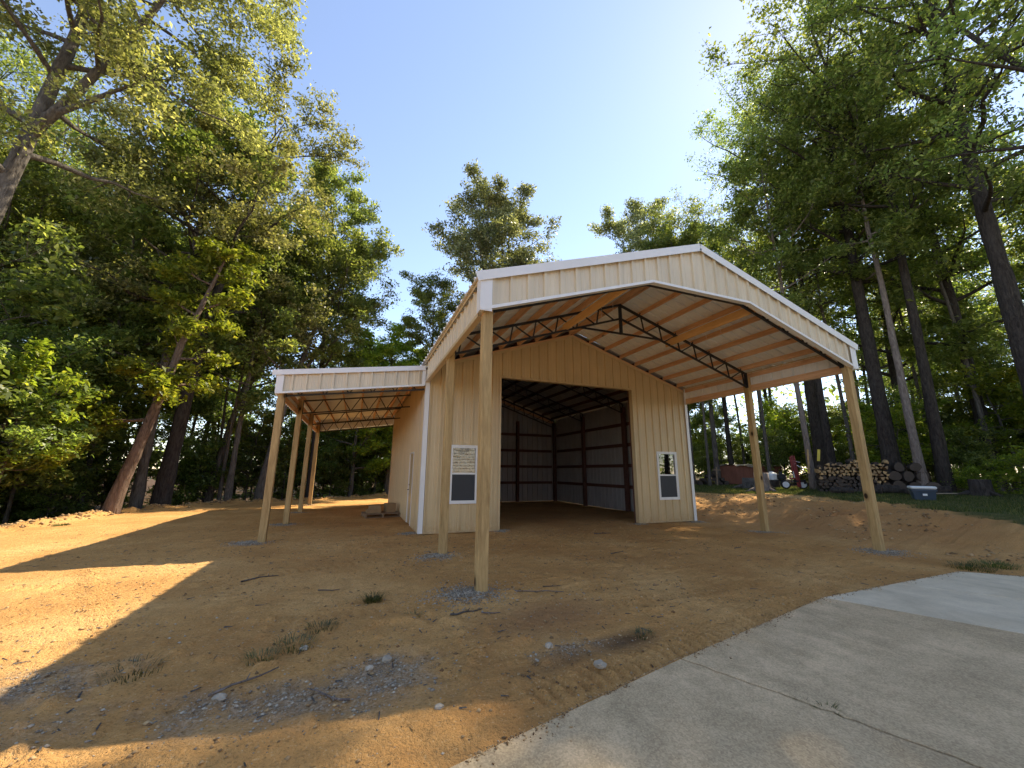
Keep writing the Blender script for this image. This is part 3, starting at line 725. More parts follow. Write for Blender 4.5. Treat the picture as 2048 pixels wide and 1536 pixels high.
# bead chains hanging from the purlins, coil in the window, loaded pallet -------------
def chain(x, y, z1, L, label, group):
    m = MB(); n = 7; r = .011
    for k in range(n):
        z = -k*L/(n-1)
        V = [(r, 0, z), (-r, 0, z), (0, r, z), (0, -r, z), (0, 0, z+r*1.5), (0, 0, z-r*1.5)]
        m.add(V, [(0, 2, 4), (2, 1, 4), (1, 3, 4), (3, 0, 4), (2, 0, 5), (1, 2, 5), (3, 1, 5), (0, 3, 5)])
    m.tube([(0, 0, .10), (0, 0, -L)], [.002, .002], 4)
    tag(m.build('hanging_chain', MT['white'], None, (x, y, z1)), label, 'chain', group)
for x, y in ((3.876, 2.95), (3.876, 2.45), (3.876, 1.95)): chain(x, y, zr(x)-.26, .34, 'small white bead chain hanging left of the truss king post', 'chains hanging on the left roof slope')
for x, y in ((W-2.67, 2.15), (W-2.67, 1.62), (W-2.67, 1.17)): chain(x, y, zr(2.67)-.27, .30, 'small white bead chain hanging on the right slope of the porch roof', 'chains hanging on the right roof slope')
m = MB()
for k in range(3):
    P = [(.10*math.cos(a)*(1-.08*k), k*.014, .075*math.sin(a)) for a in np.linspace(0, 2*math.pi, 19)]
    m.tube(P, [.010]*19, 6, cap=False)
tag(m.build('hose_coil', MT['green'], None, (.92, YW+.10, 1.66), smooth=True), 'green hose coil seen through the left window', 'hose')

p = thing('pallet', 'weathered wooden pallet on the dirt under the lean-to', 'pallet', (-.72, 9.95, tz(-.7, 9.9)), (0, 0, .12))
for k in range(6): MB().box(-.60, .60, -.045, .045, 0, .02).build('deck_board', MT['palletw'], p, (0, -.45+k*.18, .115))
for k in range(3): MB().box(-.60, .60, -.045, .045, 0, .02).build('base_board', MT['palletw'], p, (0, -.44+k*.44, .0))
for k in range(3): MB().box(-.02, .02, -.5, .5, 0, .093).build('stringer', MT['palletw'], p, (-.57+k*.57, 0, .021))
for (x, y, z, a, b, h, r, lab) in ((-.98, 9.82, .14, .46, .30, .12, .15, 'flat brown cardboard box at the bottom on the pallet'), (-.95, 9.85, .262, .40, .28, .13, .05, 'brown cardboard box stacked on the flat box'), (-.42, 10.0, .14, .34, .32, .30, .25, 'taller brown carton beside the barn wall on the pallet')):
    o = thing('cardboard_box', lab, 'box', (x, y, z+tz(x, y)), (0, 0, r), 'boxes on the pallet')
    MB().box(-a/2, a/2, -b/2, b/2, 0, h).build('body', MT['card'], o)
    MB().box(-a/2-.002, -.004, -b/2-.002, b/2+.002, h+.001, h+.005).build('flap', MT['card'], o); MB().box(.004, a/2+.002, -b/2-.002, b/2+.002, h+.001, h+.005).build('flap', MT['card'], o)

# ---------------------------------------------------------------- trees
def grow(seed, H, r0, base, spread, leaf_n, leaf, limbs=26, lean=(0, 0), curve=(0, 0), wob=.35, fork=None, profile='oval', clump=.42, up=.5, flare=1.35, bark_sides=10, skew=1.1):
    """trunk and limbs as tapered tubes, and leaf-sized faces clustered round the twigs. Returns (branch MB, leaf verts, quads, tint)"""
    g = np.random.default_rng(seed); mb = MB()
    n = 13; ts = np.linspace(0, 1, n)
    px = lean[0]*ts*H+curve[0]*ts**2*H+np.cumsum(g.normal(0, wob/n*2.2, n))*ts
    py = lean[1]*ts*H+curve[1]*ts**2*H+np.cumsum(g.normal(0, wob/n*2.2, n))*ts
    P = np.stack([px, py, ts*H*.96], -1); P[0, 2] = -.35
    R = r0*(1-ts)**.72*(1+(flare-1)*np.exp(-ts*28))+.012
    fine = np.linspace(0, 1, 40) if H > 10 else ts
    mb.tube(np.stack([np.interp(fine, ts, P[:, j]) for j in range(3)], -1), np.interp(fine, ts, R)*(1+g.normal(0, .03, len(fine))), bark_sides+4 if H > 10 else bark_sides, rough=.045, gen=g)
    stems = [(P, R, ts, base)]
    if fork is not None:
        f0, az, ang = fork; i0 = int(f0*(n-1)); k = n-i0
        q = np.linspace(0, 1, k); L = H*(1-f0)*.92
        F = P[i0]+np.stack([np.cos(az)*np.sin(ang)*q*L*(1-.25*q), np.sin(az)*np.sin(ang)*q*L*(1-.25*q), np.cos(ang)*q*L+.08*L*q*q], -1)
        FR = R[i0]*.75*(1-q)**.75+.012; mb.tube(F, FR, 8); stems.append((F, FR, f0+(1-f0)*q, max(base, f0+.12)))
    cen = []; wts = []
    for si, (SP, SR, st, b0) in enumerate(stems):
        nl = limbs if len(stems) == 1 else int(limbs*.62)
        for i in range(nl):
            u = b0+(1-b0)*((i+.5+g.uniform(-.4, .4))/nl)**.9; u = min(u, .985)
            o = np.array([np.interp(u, st, SP[:, j]) for j in range(3)]); ro = float(np.interp(u, st, SR))
            v = (u-b0)/(1-b0)
            if profile == 'oval': pr = .35+1.0*np.sin(np.pi*min(1, (v*.86+.10)))**.8*.72
            elif profile == 'dome': pr = .55+.55*np.sin(np.pi*(.25+.6*v))
            elif profile == 'cone': pr = 1.05-.8*v
            else: pr = 1.0-.25*v
            L = spread*pr*g.uniform(.72, 1.18); az = i*2.39996+g.uniform(-.5, .5)+seed
            el = up*(.35+.9*v)+g.uniform(-.22, .22)
            dirv = np.array([np.cos(az)*np.cos(el), np.sin(az)*np.cos(el), np.sin(el)])
            q = np.linspace(0, 1, 6); side = np.array([-np.sin(az), np.cos(az), 0])*g.uniform(-.18, .18)
            LP = o+dirv*(q*L)[:, None]+side*(q**2*L)[:, None]+np.array([0, 0, 1])*((q**2)*L*g.uniform(-.05, .22))[:, None]+g.normal(0, .03*L, (6, 3))*q[:, None]
            r = min(ro*.55, .035+.022*L); LR = r*(1-q)**.8+.006; mb.tube(LP, LR, 6, cap=False)
            ns = 4+int(L*1.2)
            for j in range(ns):
                w_ = .28+.72*(j+g.uniform(0, 1))/ns; a = np.array([np.interp(w_, q, LP[:, k]) for k in range(3)])
                sd2 = dirv*.5+g.normal(0, .62, 3)+np.array([0, 0, .28]); sd2 /= np.linalg.norm(sd2)
                l2 = L*(.24+.16*g.random())*(1.15-.45*w_)+.25
                e = a+sd2*l2; mm = (a+e)/2+g.normal(0, .05*l2, 3)
                mb.tube([a, mm, e], [.35*r*(1-w_)+.010, .008, .004], 4, cap=False)
                for tt in (.45, .75, 1.0):
                    cen.append(a+(e-a)*tt+g.normal(0, .10, 3)); wts.append(.6+.8*tt*g.random()+.15)
            cen.append(LP[-1]); wts.append(1.0)
    cen = np.array(cen); wts = np.array(wts); wts *= g.gamma(skew, 1.0, len(wts))+.08; wts /= wts.sum()
    k = g.choice(len(cen), leaf_n, p=wts)
    return mb, *leaves(g, cen[k], leaf, clump, g.uniform(0, 1, len(cen))[k])
def leaves(g, c, size, spread, ct=None, flat=.75):
    n = len(c)
    off = g.normal(0, 1, (n, 3)); off /= np.maximum(np.linalg.norm(off, axis=1), .3)[:, None]; off *= (g.random(n)**.6)[:, None]*spread*np.array([1.2, 1.2, .62])
    p = c+off
    nrm = g.normal(0, 1, (n, 3)); nrm[:, 2] = np.abs(nrm[:, 2])+flat; nrm /= np.linalg.norm(nrm, axis=1)[:, None]
    d = np.cross(nrm, g.normal(0, 1, (n, 3))); d /= np.maximum(np.linalg.norm(d, axis=1), 1e-6)[:, None]; d[:, 2] -= .25
    s_ = np.cross(nrm, d); s_ /= np.maximum(np.linalg.norm(s_, axis=1), 1e-6)[:, None]
    ln = size*(.45+1.15*g.random(n)**1.4)[:, None]; wd = ln*g.uniform(.42, .62, n)[:, None]
    V = np.stack([p-d*ln*.5, p+s_*wd*.5+nrm*wd*.16-d*ln*.04, p+d*ln*.5-nrm*ln*.10, p-s_*wd*.5+nrm*wd*.16-d*ln*.04], 1).reshape(-1, 3)
    Qd = np.arange(n*4).reshape(n, 4)
    t = np.clip(g.normal(.42, .26, n)+((ct-.5)*.35 if ct is not None else 0), 0, 1)
    return V, Qd, np.repeat(t, 4)
PROTO = {}
def proto(key, bark_m, leaf_m, name_crown='crown', **kw):
    mb, V, Qd, t = grow(**kw)
    PROTO[key] = (new_mesh(key+'_trunk', mb.V, mb.F, [MT[bark_m]], None, True), np_mesh(key+'_'+name_crown, V, Qd, MT[leaf_m], t), name_crown)
def plant(key, name, label, cat, x, y, rz=0.0, s=1.0, sz=None, group=None, trunk_name='trunk', dz=0.0):
    tm_, cm, cn = PROTO[key]
    o = thing(name, label, cat, (x, y, tz(x, y)+dz), (0, 0, rz), group, (s, s, sz or s))
    put(trunk_name, tm_, o); put(cn, cm, o)
    return o
# ---- kinds
proto('oak', 'bark_grey', 'leaf_oak', seed=11, H=23, r0=.27, base=.42, spread=3.9, leaf_n=95000, leaf=.125, limbs=34, lean=(.06, .01), fork=(.50, -.4, .5), profile='dome', clump=.54, up=.55)
proto('dome', 'bark_dark', 'leaf_oak', seed=23, H=19.5, r0=.28, base=.40, spread=4.6, leaf_n=75000, leaf=.145, limbs=30, lean=(.02, 0), curve=(.12, -.04), fork=(.40, 2.4, .35), profile='dome', clump=.52, up=.6)
proto('tall', 'bark_dark', 'leaf_dark', seed=31, H=30, r0=.36, base=.40, spread=5.2, leaf_n=27000, leaf=.16, limbs=34, profile='oval', clump=.58, up=.5, wob=.5)
proto('tall_b', 'bark_dark', 'leaf_mid', seed=37, H=28, r0=.20, base=.36, spread=4.4, leaf_n=21000, leaf=.165, limbs=34, profile='oval', clump=.54, up=.55, lean=(-.02, .02), fork=(.55, 1.0, .4))
proto('twin', 'bark_grey', 'leaf_grey', seed=43, H=25, r0=.30, base=.34, spread=4.2, leaf_n=64000, leaf=.19, limbs=34, profile='oval', clump=.60, up=.62, fork=(.36, 0.1, .26), skew=3.0)
proto('green', 'bark_dark', 'leaf_mid', seed=47, H=20, r0=.24, base=.28, spread=4.0, leaf_n=46000, leaf=.18, limbs=30, profile='oval', clump=.52, up=.55)
proto('slim', 'bark_grey', 'leaf_dark', seed=53, H=18, r0=.15, base=.30, spread=3.0, leaf_n=26000, leaf=.19, limbs=26, profile='oval', clump=.55, up=.5, wob=.6)
proto('vine', 'bark_red', 'leaf_bright', seed=59, H=11.5, r0=.20, base=.28, spread=1.5, leaf_n=9000, leaf=.19, limbs=16, lean=(.16, -.10), profile='flat', clump=.42, up=.2)
proto('leaner', 'bark_grey', 'leaf_mid', seed=61, H=16, r0=.20, base=.38, spread=4.2, leaf_n=34000, leaf=.17, limbs=26, lean=(.10, .02), curve=(.12, 0), fork=(.45, .3, .5), profile='dome', clump=.55, up=.75)
proto('pale', 'bark_pale', 'leaf_mid', seed=67, H=22, r0=.155, base=.48, spread=3.6, leaf_n=30000, leaf=.18, limbs=24, lean=(-.05, .0), profile='oval', clump=.55)
proto('sapling', 'bark_grey', 'leaf_dark', seed=71, H=7.0, r0=.055, base=.18, spread=2.1, leaf_n=11000, leaf=.16, limbs=20, profile='flat', clump=.42, up=.25, wob=.5, bark_sides=6)
proto('sapling_b', 'bark_grey', 'leaf_mid', seed=73, H=5.2, r0=.045, base=.12, spread=1.9, leaf_n=10000, leaf=.15, limbs=18, profile='flat', clump=.42, up=.2, wob=.4, bark_sides=6)
proto('sunlit', 'bark_grey', 'leaf_bright', seed=79, H=4.6, r0=.05, base=.35, spread=2.0, leaf_n=6500, leaf=.16, limbs=14, lean=(.12, -.05), profile='flat', clump=.34, up=.1, wob=.4, bark_sides=6)
proto('bush', 'bark_grey', 'leaf_dark', 'foliage', seed=83, H=2.6, r0=.035, base=.05, spread=1.5, leaf_n=9000, leaf=.13, limbs=20, profile='flat', clump=.36, up=.45, wob=.3, bark_sides=6)
proto('bush_b', 'bark_grey', 'leaf_bright', 'foliage', seed=89, H=1.2, r0=.02, base=.05, spread=.9, leaf_n=3500, leaf=.10, limbs=14, profile='flat', clump=.26, up=.45, wob=.2, bark_sides=6)

proto('thin', 'bark_grey', 'leaf_mid', seed=97, H=19, r0=.10, base=.52, spread=2.4, leaf_n=5000, leaf=.16, limbs=16, profile='oval', clump=.5, up=.5, wob=.7, bark_sides=8)
# ---- left woods: the trees one can point to
plant('oak', 'oak_tree', 'huge oak at the far left whose crown fills the upper left corner', 'tree', -12.4, 8.6, .15, 1.04)
plant('vine', 'tree', 'leaning reddish trunk wrapped in bright yellow-green vine leaves', 'tree', -9.9, 13.6, 0.35, 1.0)
plant('slim', 'tree', 'straight grey trunk just behind the leaning vine-clad trunk', 'tree', -10.2, 16.2, 1.1, 1.15)
plant('dome', 'tree', 'thick dark tree curving right with broad olive domed crown', 'tree', -9.5, 16.6, -.15, 1.04)
plant('slim', 'tree', 'thin dark trunk between the domed tree and the spreading tree', 'tree', -7.6, 18.8, 2.3, .9)
plant('leaner', 'tree', 'grey tree with steep spreading limbs nearest the lean-to posts', 'tree', -6.5, 19.9, .25, 1.0)
plant('sapling', 'sapling', 'slender leaning sapling at the left edge of the dirt', 'sapling', -11.6, 11.2, 1.0, .8)
plant('sunlit', 'sapling', 'low sapling with bright sunlit leaves at the left edge', 'sapling', -12.3, 11.4, .6, 1.0, dz=.6)
plant('green', 'tree', 'fresh green tree at the right end of the left woods', 'tree', -4.2, 22.2, .9, .9, 1.12)
plant('twin', 'tree', 'tall twin-crowned tree standing alone above the lean-to roof', 'tree', 8.0, 26.6, 0.3, 1.2, 1.16)
plant('green', 'tree', 'lower bushy tree left of the twin-crowned tree', 'tree', 3.4, 26.5, 2.2, .86)
plant('twin', 'tree', 'pale-leaved tree top showing behind the roof ridge', 'tree', 22.9, 21.6, 2.6, .95, 1.04)
plant('green', 'tree', 'small tree top just left of the ridge peak', 'tree', 17.5, 30.0, 4.1, .82)
proto('lowgreen', 'bark_grey', 'leaf_bright', seed=103, H=12.5, r0=.15, base=.16, spread=3.2, leaf_n=22000, leaf=.19, limbs=24, profile='oval', clump=.5, up=.5, skew=2.0)
plant('lowgreen', 'tree', 'bright green low tree above the middle of the lean-to roof', 'tree', .6, 26.4, .4, 1.0)
plant('lowgreen', 'tree', 'bright green low tree where the lean-to meets the porch eave', 'tree', 4.4, 28.8, 2.0, 1.0)
plant('lowgreen', 'tree', 'bright green low tree beside the fresh green tree', 'tree', -1.9, 25.2, 3.6, .95)
# ---- right woods
plant('tall', 'tree', 'massive dark trunk rising behind the right end of the firewood stack', 'tree', 22.8, 6.0, .4, .91)
plant('pale', 'tree', 'slim grey trunk leaning beside the big log rounds', 'tree', 21.9, 4.6, 3.4, 1.05)
plant('tall_b', 'tree', 'dark straight trunk just right of the slim grey trunk', 'tree', 23.0, 4.3, 2.0, 1.08)
plant('pale', 'tree', 'pale trunk with a yellow tag beside the log splitter', 'tree', 20.9, 8.6, .2, .92)
plant('tall_b', 'tree', 'dark tree right behind the pale tagged trunk', 'tree', 23.2, 8.9, 4.4, .95)
plant('tall', 'tree', 'broad tall tree whose crown meets the sun glare', 'tree', 25.2, 10.6, 2.6, 1.0)
plant('tall_b', 'tree', 'forked dark tree behind the rusty brown bin', 'tree', 24.5, 16.5, 1.3, .86)
plant('slim', 'tree', 'dark trunk beside the log heap near the barn corner', 'tree', 22.8, 16.3, .3, 1.15)
plant('slim', 'tree', 'second dark trunk left of the log heap', 'tree', 20.9, 17.6, 1.9, 1.1)
plant('tall', 'tree', 'dense dark tree at the right edge of the picture', 'tree', 21.2, .6, 4.4, .93)
plant('tall_b', 'tree', 'leafy tree overhanging the lawn at the right edge', 'tree', 18.5, -2.6, .4, .95)
plant('green', 'tree', 'leafy tree in the gap behind the two slim trunks at right', 'tree', 31.0, 9.0, 2.9, 1.1)
plant('green', 'tree', 'bright leafy tree behind the right-edge stump', 'tree', 28.6, 4.6, .7, 1.15)
# ---- the woods behind them (nothing tells these apart)
g = np.random.default_rng(101)
def scatter(pts, kinds, name, label, cat, group, smin, smax):
    for i, (x, y) in enumerate(pts): plant(kinds[i % len(kinds)], name, label, cat, x, y, g.uniform(0, 6.28), g.uniform(smin, smax), group=group)
def band(n, f, mind, avoid=()):
    P = []; k = 0
    while len(P) < n and k < 8000:
        k += 1; p = f()
        if all((p[0]-q[0])**2+(p[1]-q[1])**2 > mind*mind for q in list(P)+list(avoid)): P.append(p)
    return P
def polar(a0, a1, r0, r1):
    def f():
        a = math.radians(g.uniform(a0, a1)); r = g.uniform(r0, r1)
        return (CAM[0]+math.sin(a)*r, CAM[1]+math.cos(a)*r)
    return f
scatter(band(22, lambda: (lambda p: p)(polar(-44, -15, 27, 44)()), 2.9), ['slim', 'green', 'tall_b', 'leaner'], 'forest_tree', 'tree deep in the woods left of the barn', 'tree', 'woods on the left', .82, 1.12)
scatter(band(16, polar(-4, 38, 41, 56), 3.2), ['green', 'slim', 'leaner'], 'forest_tree', 'lower tree in the woods behind the barn', 'tree', 'woods behind the barn', .62, .84)
scatter(band(14, polar(40, 84, 44, 62), 3.8), ['tall_b', 'slim', 'pale', 'slim'], 'forest_tree', 'tree deep in the backlit woods on the right', 'tree', 'woods on the right', .85, 1.15)
scatter(band(16, polar(43, 82, 29, 40), 1.7), ['thin'], 'slender_tree', 'thin straight trunk among the trees behind the firewood', 'tree', 'thin trunks on the right', .85, 1.15)
scatter(band(10, polar(-42, -12, 25.5, 34), 1.9), ['thin'], 'slender_tree', 'thin straight trunk in the woods left of the lean-to', 'tree', 'thin trunks on the left', .8, 1.1)
scatter([(22.5, -12.0), (27.0, -15.5), (31.0, -10.0)], ['green'], 'forest_tree', 'tree deep in the backlit woods on the right', 'tree', 'woods on the right', .9, 1.1)
# ---- understorey
scatter(band(26, lambda: (lambda a: (a[0]-.2, a[1]))((g.uniform(-19, -12.6), g.uniform(10.5, 20))), 1.3), ['sapling', 'sapling_b', 'bush'], 'undergrowth_shrub', 'leafy shrub in the dark undergrowth of the left woods', 'shrub', 'undergrowth on the left', .7, 1.25)
scatter(band(30, lambda: (lambda x: (x, 20.5+.62*(x+8)+g.uniform(1.2, 6)))(g.uniform(-11.5, 5)), 1.3), ['sapling', 'sapling_b', 'bush'], 'undergrowth_shrub', 'leafy shrub in the dark undergrowth of the left woods', 'shrub', 'undergrowth on the left', .7, 1.2)
scatter(band(28, polar(43, 68, 34, 48), 1.8), ['sunlit', 'sapling_b', 'bush', 'sunlit', 'sapling'], 'undergrowth_shrub', 'leafy shrub in the undergrowth behind the firewood', 'shrub', 'undergrowth on the right', .7, 1.3)
scatter(band(22, polar(64, 84, 29, 42), 1.8), ['sunlit', 'sapling_b', 'bush', 'sunlit', 'sapling'], 'undergrowth_shrub', 'leafy shrub in the undergrowth behind the firewood', 'shrub', 'undergrowth on the right', .7, 1.3)
plant('bush_b', 'bush', 'sunlit green bush at the right edge of the lawn', 'shrub', 23.6, 2.3, 0, 1.0, trunk_name='stem')
plant('bush_b', 'bush', 'low bush left of the stump at the lawn edge', 'shrub', 23.4, 3.7, 1.4, .7, trunk_name='stem')
plant('bush_b', 'bush', 'bright bush partly cut by the right picture edge', 'shrub', 22.8, 1.2, 2.4, 1.1, trunk_name='stem')

# far woods: one mass of foliage closing the gaps
n = 60000; a = np.radians(g.uniform(0, 360, n)); r = g.uniform(50, 74, n)
cl = g.integers(0, 1100, n); ca = np.radians(g.uniform(-120, 240, 1100)); cr = g.uniform(50, 76, 1100); cz = g.uniform(0, 1, 1100)**1.2*np.where(np.degrees(ca) > 38, 15, np.where(np.degrees(ca) < -8, 13, 8))
ctr = np.stack([CAM[0]+np.sin(ca)*cr, CAM[1]+np.cos(ca)*cr, cz+.5], -1)
V, Qd, tt = leaves(g, ctr[cl]+g.normal(0, 1.3, (n, 3)), .55, .8)
tag(put('far_woods', np_mesh('far_woods', V, Qd, MT['leaf_dark'], tt)), 'distant dark foliage closing off the woods', 'woods', kind='stuff')

# ---------------------------------------------------------------- firewood, splitter and other yard things on the right
def rot_to(v):        # yaw that turns local -y towards the direction v (towards the camera)
    return math.atan2(v[0], -v[1])
stack_a, stack_b = Vector((19.3, 7.35)), Vector((21.6, 4.75))
ex = (stack_b-stack_a).normalized(); ey = Vector((-ex.y, ex.x))      # ey points away from the camera
SYAW = math.atan2(ex.y, ex.x)
fs = thing('firewood_stack', 'long stack of split firewood between the pale tagged trunk and the log rounds', 'firewood', (stack_a.x, stack_a.y, tz(20, 6)-.03), (0, 0, SYAW))
g4 = np.random.default_rng(5)
def log_mesh(kind, k):
    gg = np.random.default_rng(k*7+(1 if kind == 'wedge' else 2)); L = .42
    if kind == 'wedge':
        a = gg.uniform(.8, 1.3); r = .135; P = [(0, -.04), ]
        n = 5; P = [(-.012, -.075)]+[(r*math.sin(t)*1.0, r*math.cos(t)-.06) for t in np.linspace(-a/1.6, a/1.6, n)]
        P = [(x*gg.uniform(.9, 1.1), z*gg.uniform(.9, 1.1)) for x, z in P]
    else:
        P = [(.085*gg.uniform(.85, 1.12)*math.sin(t), .085*gg.uniform(.85, 1.12)*math.cos(t)) for t in np.linspace(0, 2*math.pi, 9)[:-1]]
    n = len(P); V = [(x, 0, z) for x, z in P]+[(x*1.02, L, z*1.02) for x, z in P]
    F = [tuple(range(n)), tuple(range(2*n-1, n-1, -1))]; mi = [0, 0]
    for i in range(n):
        F.append((i, i+n, (i+1) % n+n, (i+1) % n)); mi.append(1 if kind == 'round' or 0 < i < n-1 else 0)
    return new_mesh('split_log', V, F, [MT['split'] if kind == 'wedge' else MT['round_end'], MT['bark_dark']], mi)
wedges = [log_mesh('wedge', k) for k in range(6)]; rounds = [log_mesh('round', k) for k in range(5)]
Lst = (stack_b-stack_a).length*.76; row = 0; z = .09
while z < 1.60:
    x = .10+(.08 if row % 2 else 0)
    while x < Lst:
        top = 1.02+.50*math.sin(min(1, (x+.5)/2.6)*1.75)+.06*math.sin(x*5.1)-(.05*(x > 2.2))
        lower = z < .62+.16*math.sin(x*1.7)
        if z < top-.04:
            me = random.choice(rounds if lower else wedges); s_ = random.uniform(.7, 1.22)
            put('split_log', me, fs, (x+random.uniform(-.035, .035), random.uniform(-.10, .06), z+random.uniform(-.03, .02)), (random.uniform(-.08, .08), random.uniform(0, 6.28), random.uniform(-.14, .14)), (s_, s_, s_))
            if (row+int(x*7)) % 2 == 0: put('split_log', random.choice(rounds), fs, (x+.06, .42, z+.03), (0, random.uniform(0, 6), 0), (1.5, 1.0, 1.5))
        x += .172 if not lower else .178
    z += .150; row += 1
def log_round(x, y, z, r, L, yaw, label, group=None, pitch=0.0, seed=0):
    gg = np.random.default_rng(seed+int(x*100)); n = 16; w_ = 1+gg.normal(0, .02, n)+.09*np.sin(np.arange(n)*2*math.pi/n*2+gg.uniform(0, 6))+.05*np.sin(np.arange(n)*2*math.pi/n*3+gg.uniform(0, 6))
    V = []; 
    for yy, k in ((0, .97), (.03, 1.0), (L*.5, 1.02), (L-.03, 1.0), (L, .97)):
        V += [(r*k*w_[i]*math.cos(2*math.pi*i/n), yy, r*k*w_[i]*math.sin(2*math.pi*i/n)) for i in range(n)]
    F = [tuple(range(n)), tuple(range(5*n-1, 4*n-1, -1))]; mi = [0, 0]
    for j in range(4):
        for i in range(n): F.append((j*n+i, j*n+n+i, j*n+n+(i+1) % n, j*n+(i+1) % n)); mi.append(1)
    o = put('log_round', new_mesh('log_round', V, F, [MT['round_end'], MT['bark_dark']], mi), None, (x, y, z), (pitch, 0, yaw))
    return tag(o, label, 'log', group)
def along(u, back=0.0): p = stack_a+ex*u+ey*back; return p.x, p.y
GR = 'big log rounds at the end of the stack'
for u, z, r, lab in ((2.95, .30, .29, 'big dark log round low beside the split wood'), (3.52, .28, .27, 'big log round on the ground in the middle of the log heap'), (4.02, .27, .25, 'log round at the bottom right by the slim grey trunk'),
                     (2.85, .83, .26, 'log round resting against the end of the split wood'), (3.32, .80, .25, 'dark log round in the middle of the upper row'), (3.80, .78, .27, 'pale ringed log round right of the upper row'),
                     (3.05, 1.27, .22, 'small log round on top beside the split wood'), (3.62, 1.26, .23, 'topmost log round at the right end of the heap')):
    x, y = along(u); log_round(x, y, tz(x, y)+z*.88, r*.88, .45, SYAW+random.uniform(-.22, .22), lab, GR, seed=int(u*10))
for (u, bk, r, L, yw, lab) in ((1.05, -1.0, .14, .8, SYAW+1.45, 'long pale log lying on the grass before the split wood'), (2.0, -1.1, .16, .55, SYAW+1.2, 'short dark log lying before the porch post'), (2.65, -.8, .19, .75, SYAW+1.5, 'thick log lying in front of the big rounds'), (2.85, -1.5, .13, .5, SYAW+.25, 'pale cut log end facing the lawn'), (3.15, -1.4, .12, .45, SYAW-.2, 'small cut log beside the pale log end'), (4.15, -1.15, .17, .9, SYAW+1.6, 'dark log lying behind the blue tote')):
    x, y = along(u, bk); log_round(x, y, tz(x, y)+r*.92, r, L, yw, lab, seed=int(u*31))
x, y = along(3.62, -1.25); log_round(x, y, tz(x, y)+.24, .30, .16, SYAW+.1, 'wide flat log slice leaning toward the lawn', None, -.35, 3)
# heap of logs beside the barn corner
for i, (dx, dy, dz, r, yw) in enumerate(((0, 0, .13, .13, .4), (.5, -.15, .14, .14, 1.0), (1.0, .1, .12, .12, -.2), (1.45, -.1, .15, .15, .6), (.25, .0, .36, .12, .9), (.75, -.05, .37, .13, -.1), (1.2, 0, .38, .12, .3), (.5, 0, .58, .12, .5), (.95, -.05, .60, .12, 1.2), (.8, .02, .80, .14, .2))):
    x, y = 20.2+dx*.86, 15.4-dy-dx*.75
    log_round(x, y, tz(x, y)+dz, r, .55, -.75+yw*.5, ('pale log in the heap behind the barn corner', 'grey log in the heap behind the barn corner')[i % 2], 'log heap by the barn corner', seed=i)
MB().box(-.04, .04, -.02, .02, -.1, 1.25)
tag(MB().box(-.04, .04, -.02, .02, -.1, 1.2).box(-.26, .26, -.035, -.021, .98, 1.05).build('stake', MT['palletw'], None, (20.75, 14.55, tz(20.8, 14.5)), (0, .03, -.7)), 'wooden stake with a crossbar in front of the log heap', 'stake')
# rusty brown bin
b = thing('wooden_bin', 'rusty brown board bin with weathered sheet on top behind the mid porch post', 'bin', (23.2, 15.0, tz(23.3, 15)), (0, 0, -.20))
for k in range(7): MB().box(0, .505, 0, .03, .02, 1.28).build('board', MT['rust'], b, (k*.515, random.uniform(-.008, .008), 0))
for yy in (.85, 1.7):
    MB().box(0, 3.6, 0, .03, .02, 1.28).build('side_wall', MT['rust'], b, (0, yy, 0))
MB().box(-.03, 0, 0, 1.73, .02, 1.28).build('end_wall', MT['rust'], b); MB().box(3.61, 3.64, 0, 1.73, .02, 1.28).build('end_wall', MT['rust'], b)
nx_, ny_ = 14, 6; V = []; gg = np.random.default_rng(3)
for lay in (0, -.012):
    for j in range(ny_):
        for i in range(nx_): V.append((-.1+i*3.85/(nx_-1), -.16+j*2.05/(ny_-1), 1.33+.06*math.sin(i*1.3+j)+gg.uniform(-.02, .02)*(lay == 0)+lay-(.10 if j == 0 else 0)))
F = []; o_ = nx_*ny_
for j in range(ny_-1):
    for i in range(nx_-1): a = j*nx_+i; F += [(a, a+1, a+nx_+1, a+nx_), (a+o_+nx_, a+o_+nx_+1, a+o_+1, a+o_)]
put('cover_sheet', new_mesh('cover_sheet', V, F, [MT['tarp']]), b)
# red log splitter
sp = thing('log_splitter', 'red upright log splitter on small white-rimmed wheels', 'log splitter', (20.5, 9.35, tz(20.5, 9.3)), (0, 0, -.72))
def wheel(x, y):
    wv = put('wheel', None, sp, (x, y, .24))
    P = [(0, .16), (.02, .22), (.08, .24), (.14, .22), (.16, .16)]; n = 18; V = []
    for (yy, r) in P: V += [(r*math.cos(2*math.pi*i/n), yy-.08, r*math.sin(2*math.pi*i/n)) for i in range(n)]
    F = [(j*n+i, j*n+n+i, j*n+n+(i+1) % n, j*n+(i+1) % n) for j in range(4) for i in range(n)]
    put('tyre', new_mesh('tyre', V, F, [MT['rubber']], None, True), wv)
    MB().tube([(0, -.075, 0), (0, -.05, 0), (0, .05, 0), (0, .075, 0)], [.165, .13, .13, .165], 16).tube([(0, -.10, 0), (0, .10, 0)], [.035, .035], 8).build('rim', MT['whitep'], wv)
wheel(-.42, -.1); wheel(.42, .1)
MB().bar((-.55, -.1, .27), (.55, .1, .27), .05, .05).bar((-.9, 0, .45), (.5, 0, .42), .08, .08).bar((.5, 0, .28), (.5, 0, .5), .08, .08).build('chassis', MT['rubber'], sp)
MB().bar((.28, 0, .12), (.16, 0, 1.78), .05, .16, (0, 1, 0)).bar((.22, 0, .12), (.10, 0, 1.78), .16, .02, (0, 1, 0)).build('beam', MT['red'], sp)
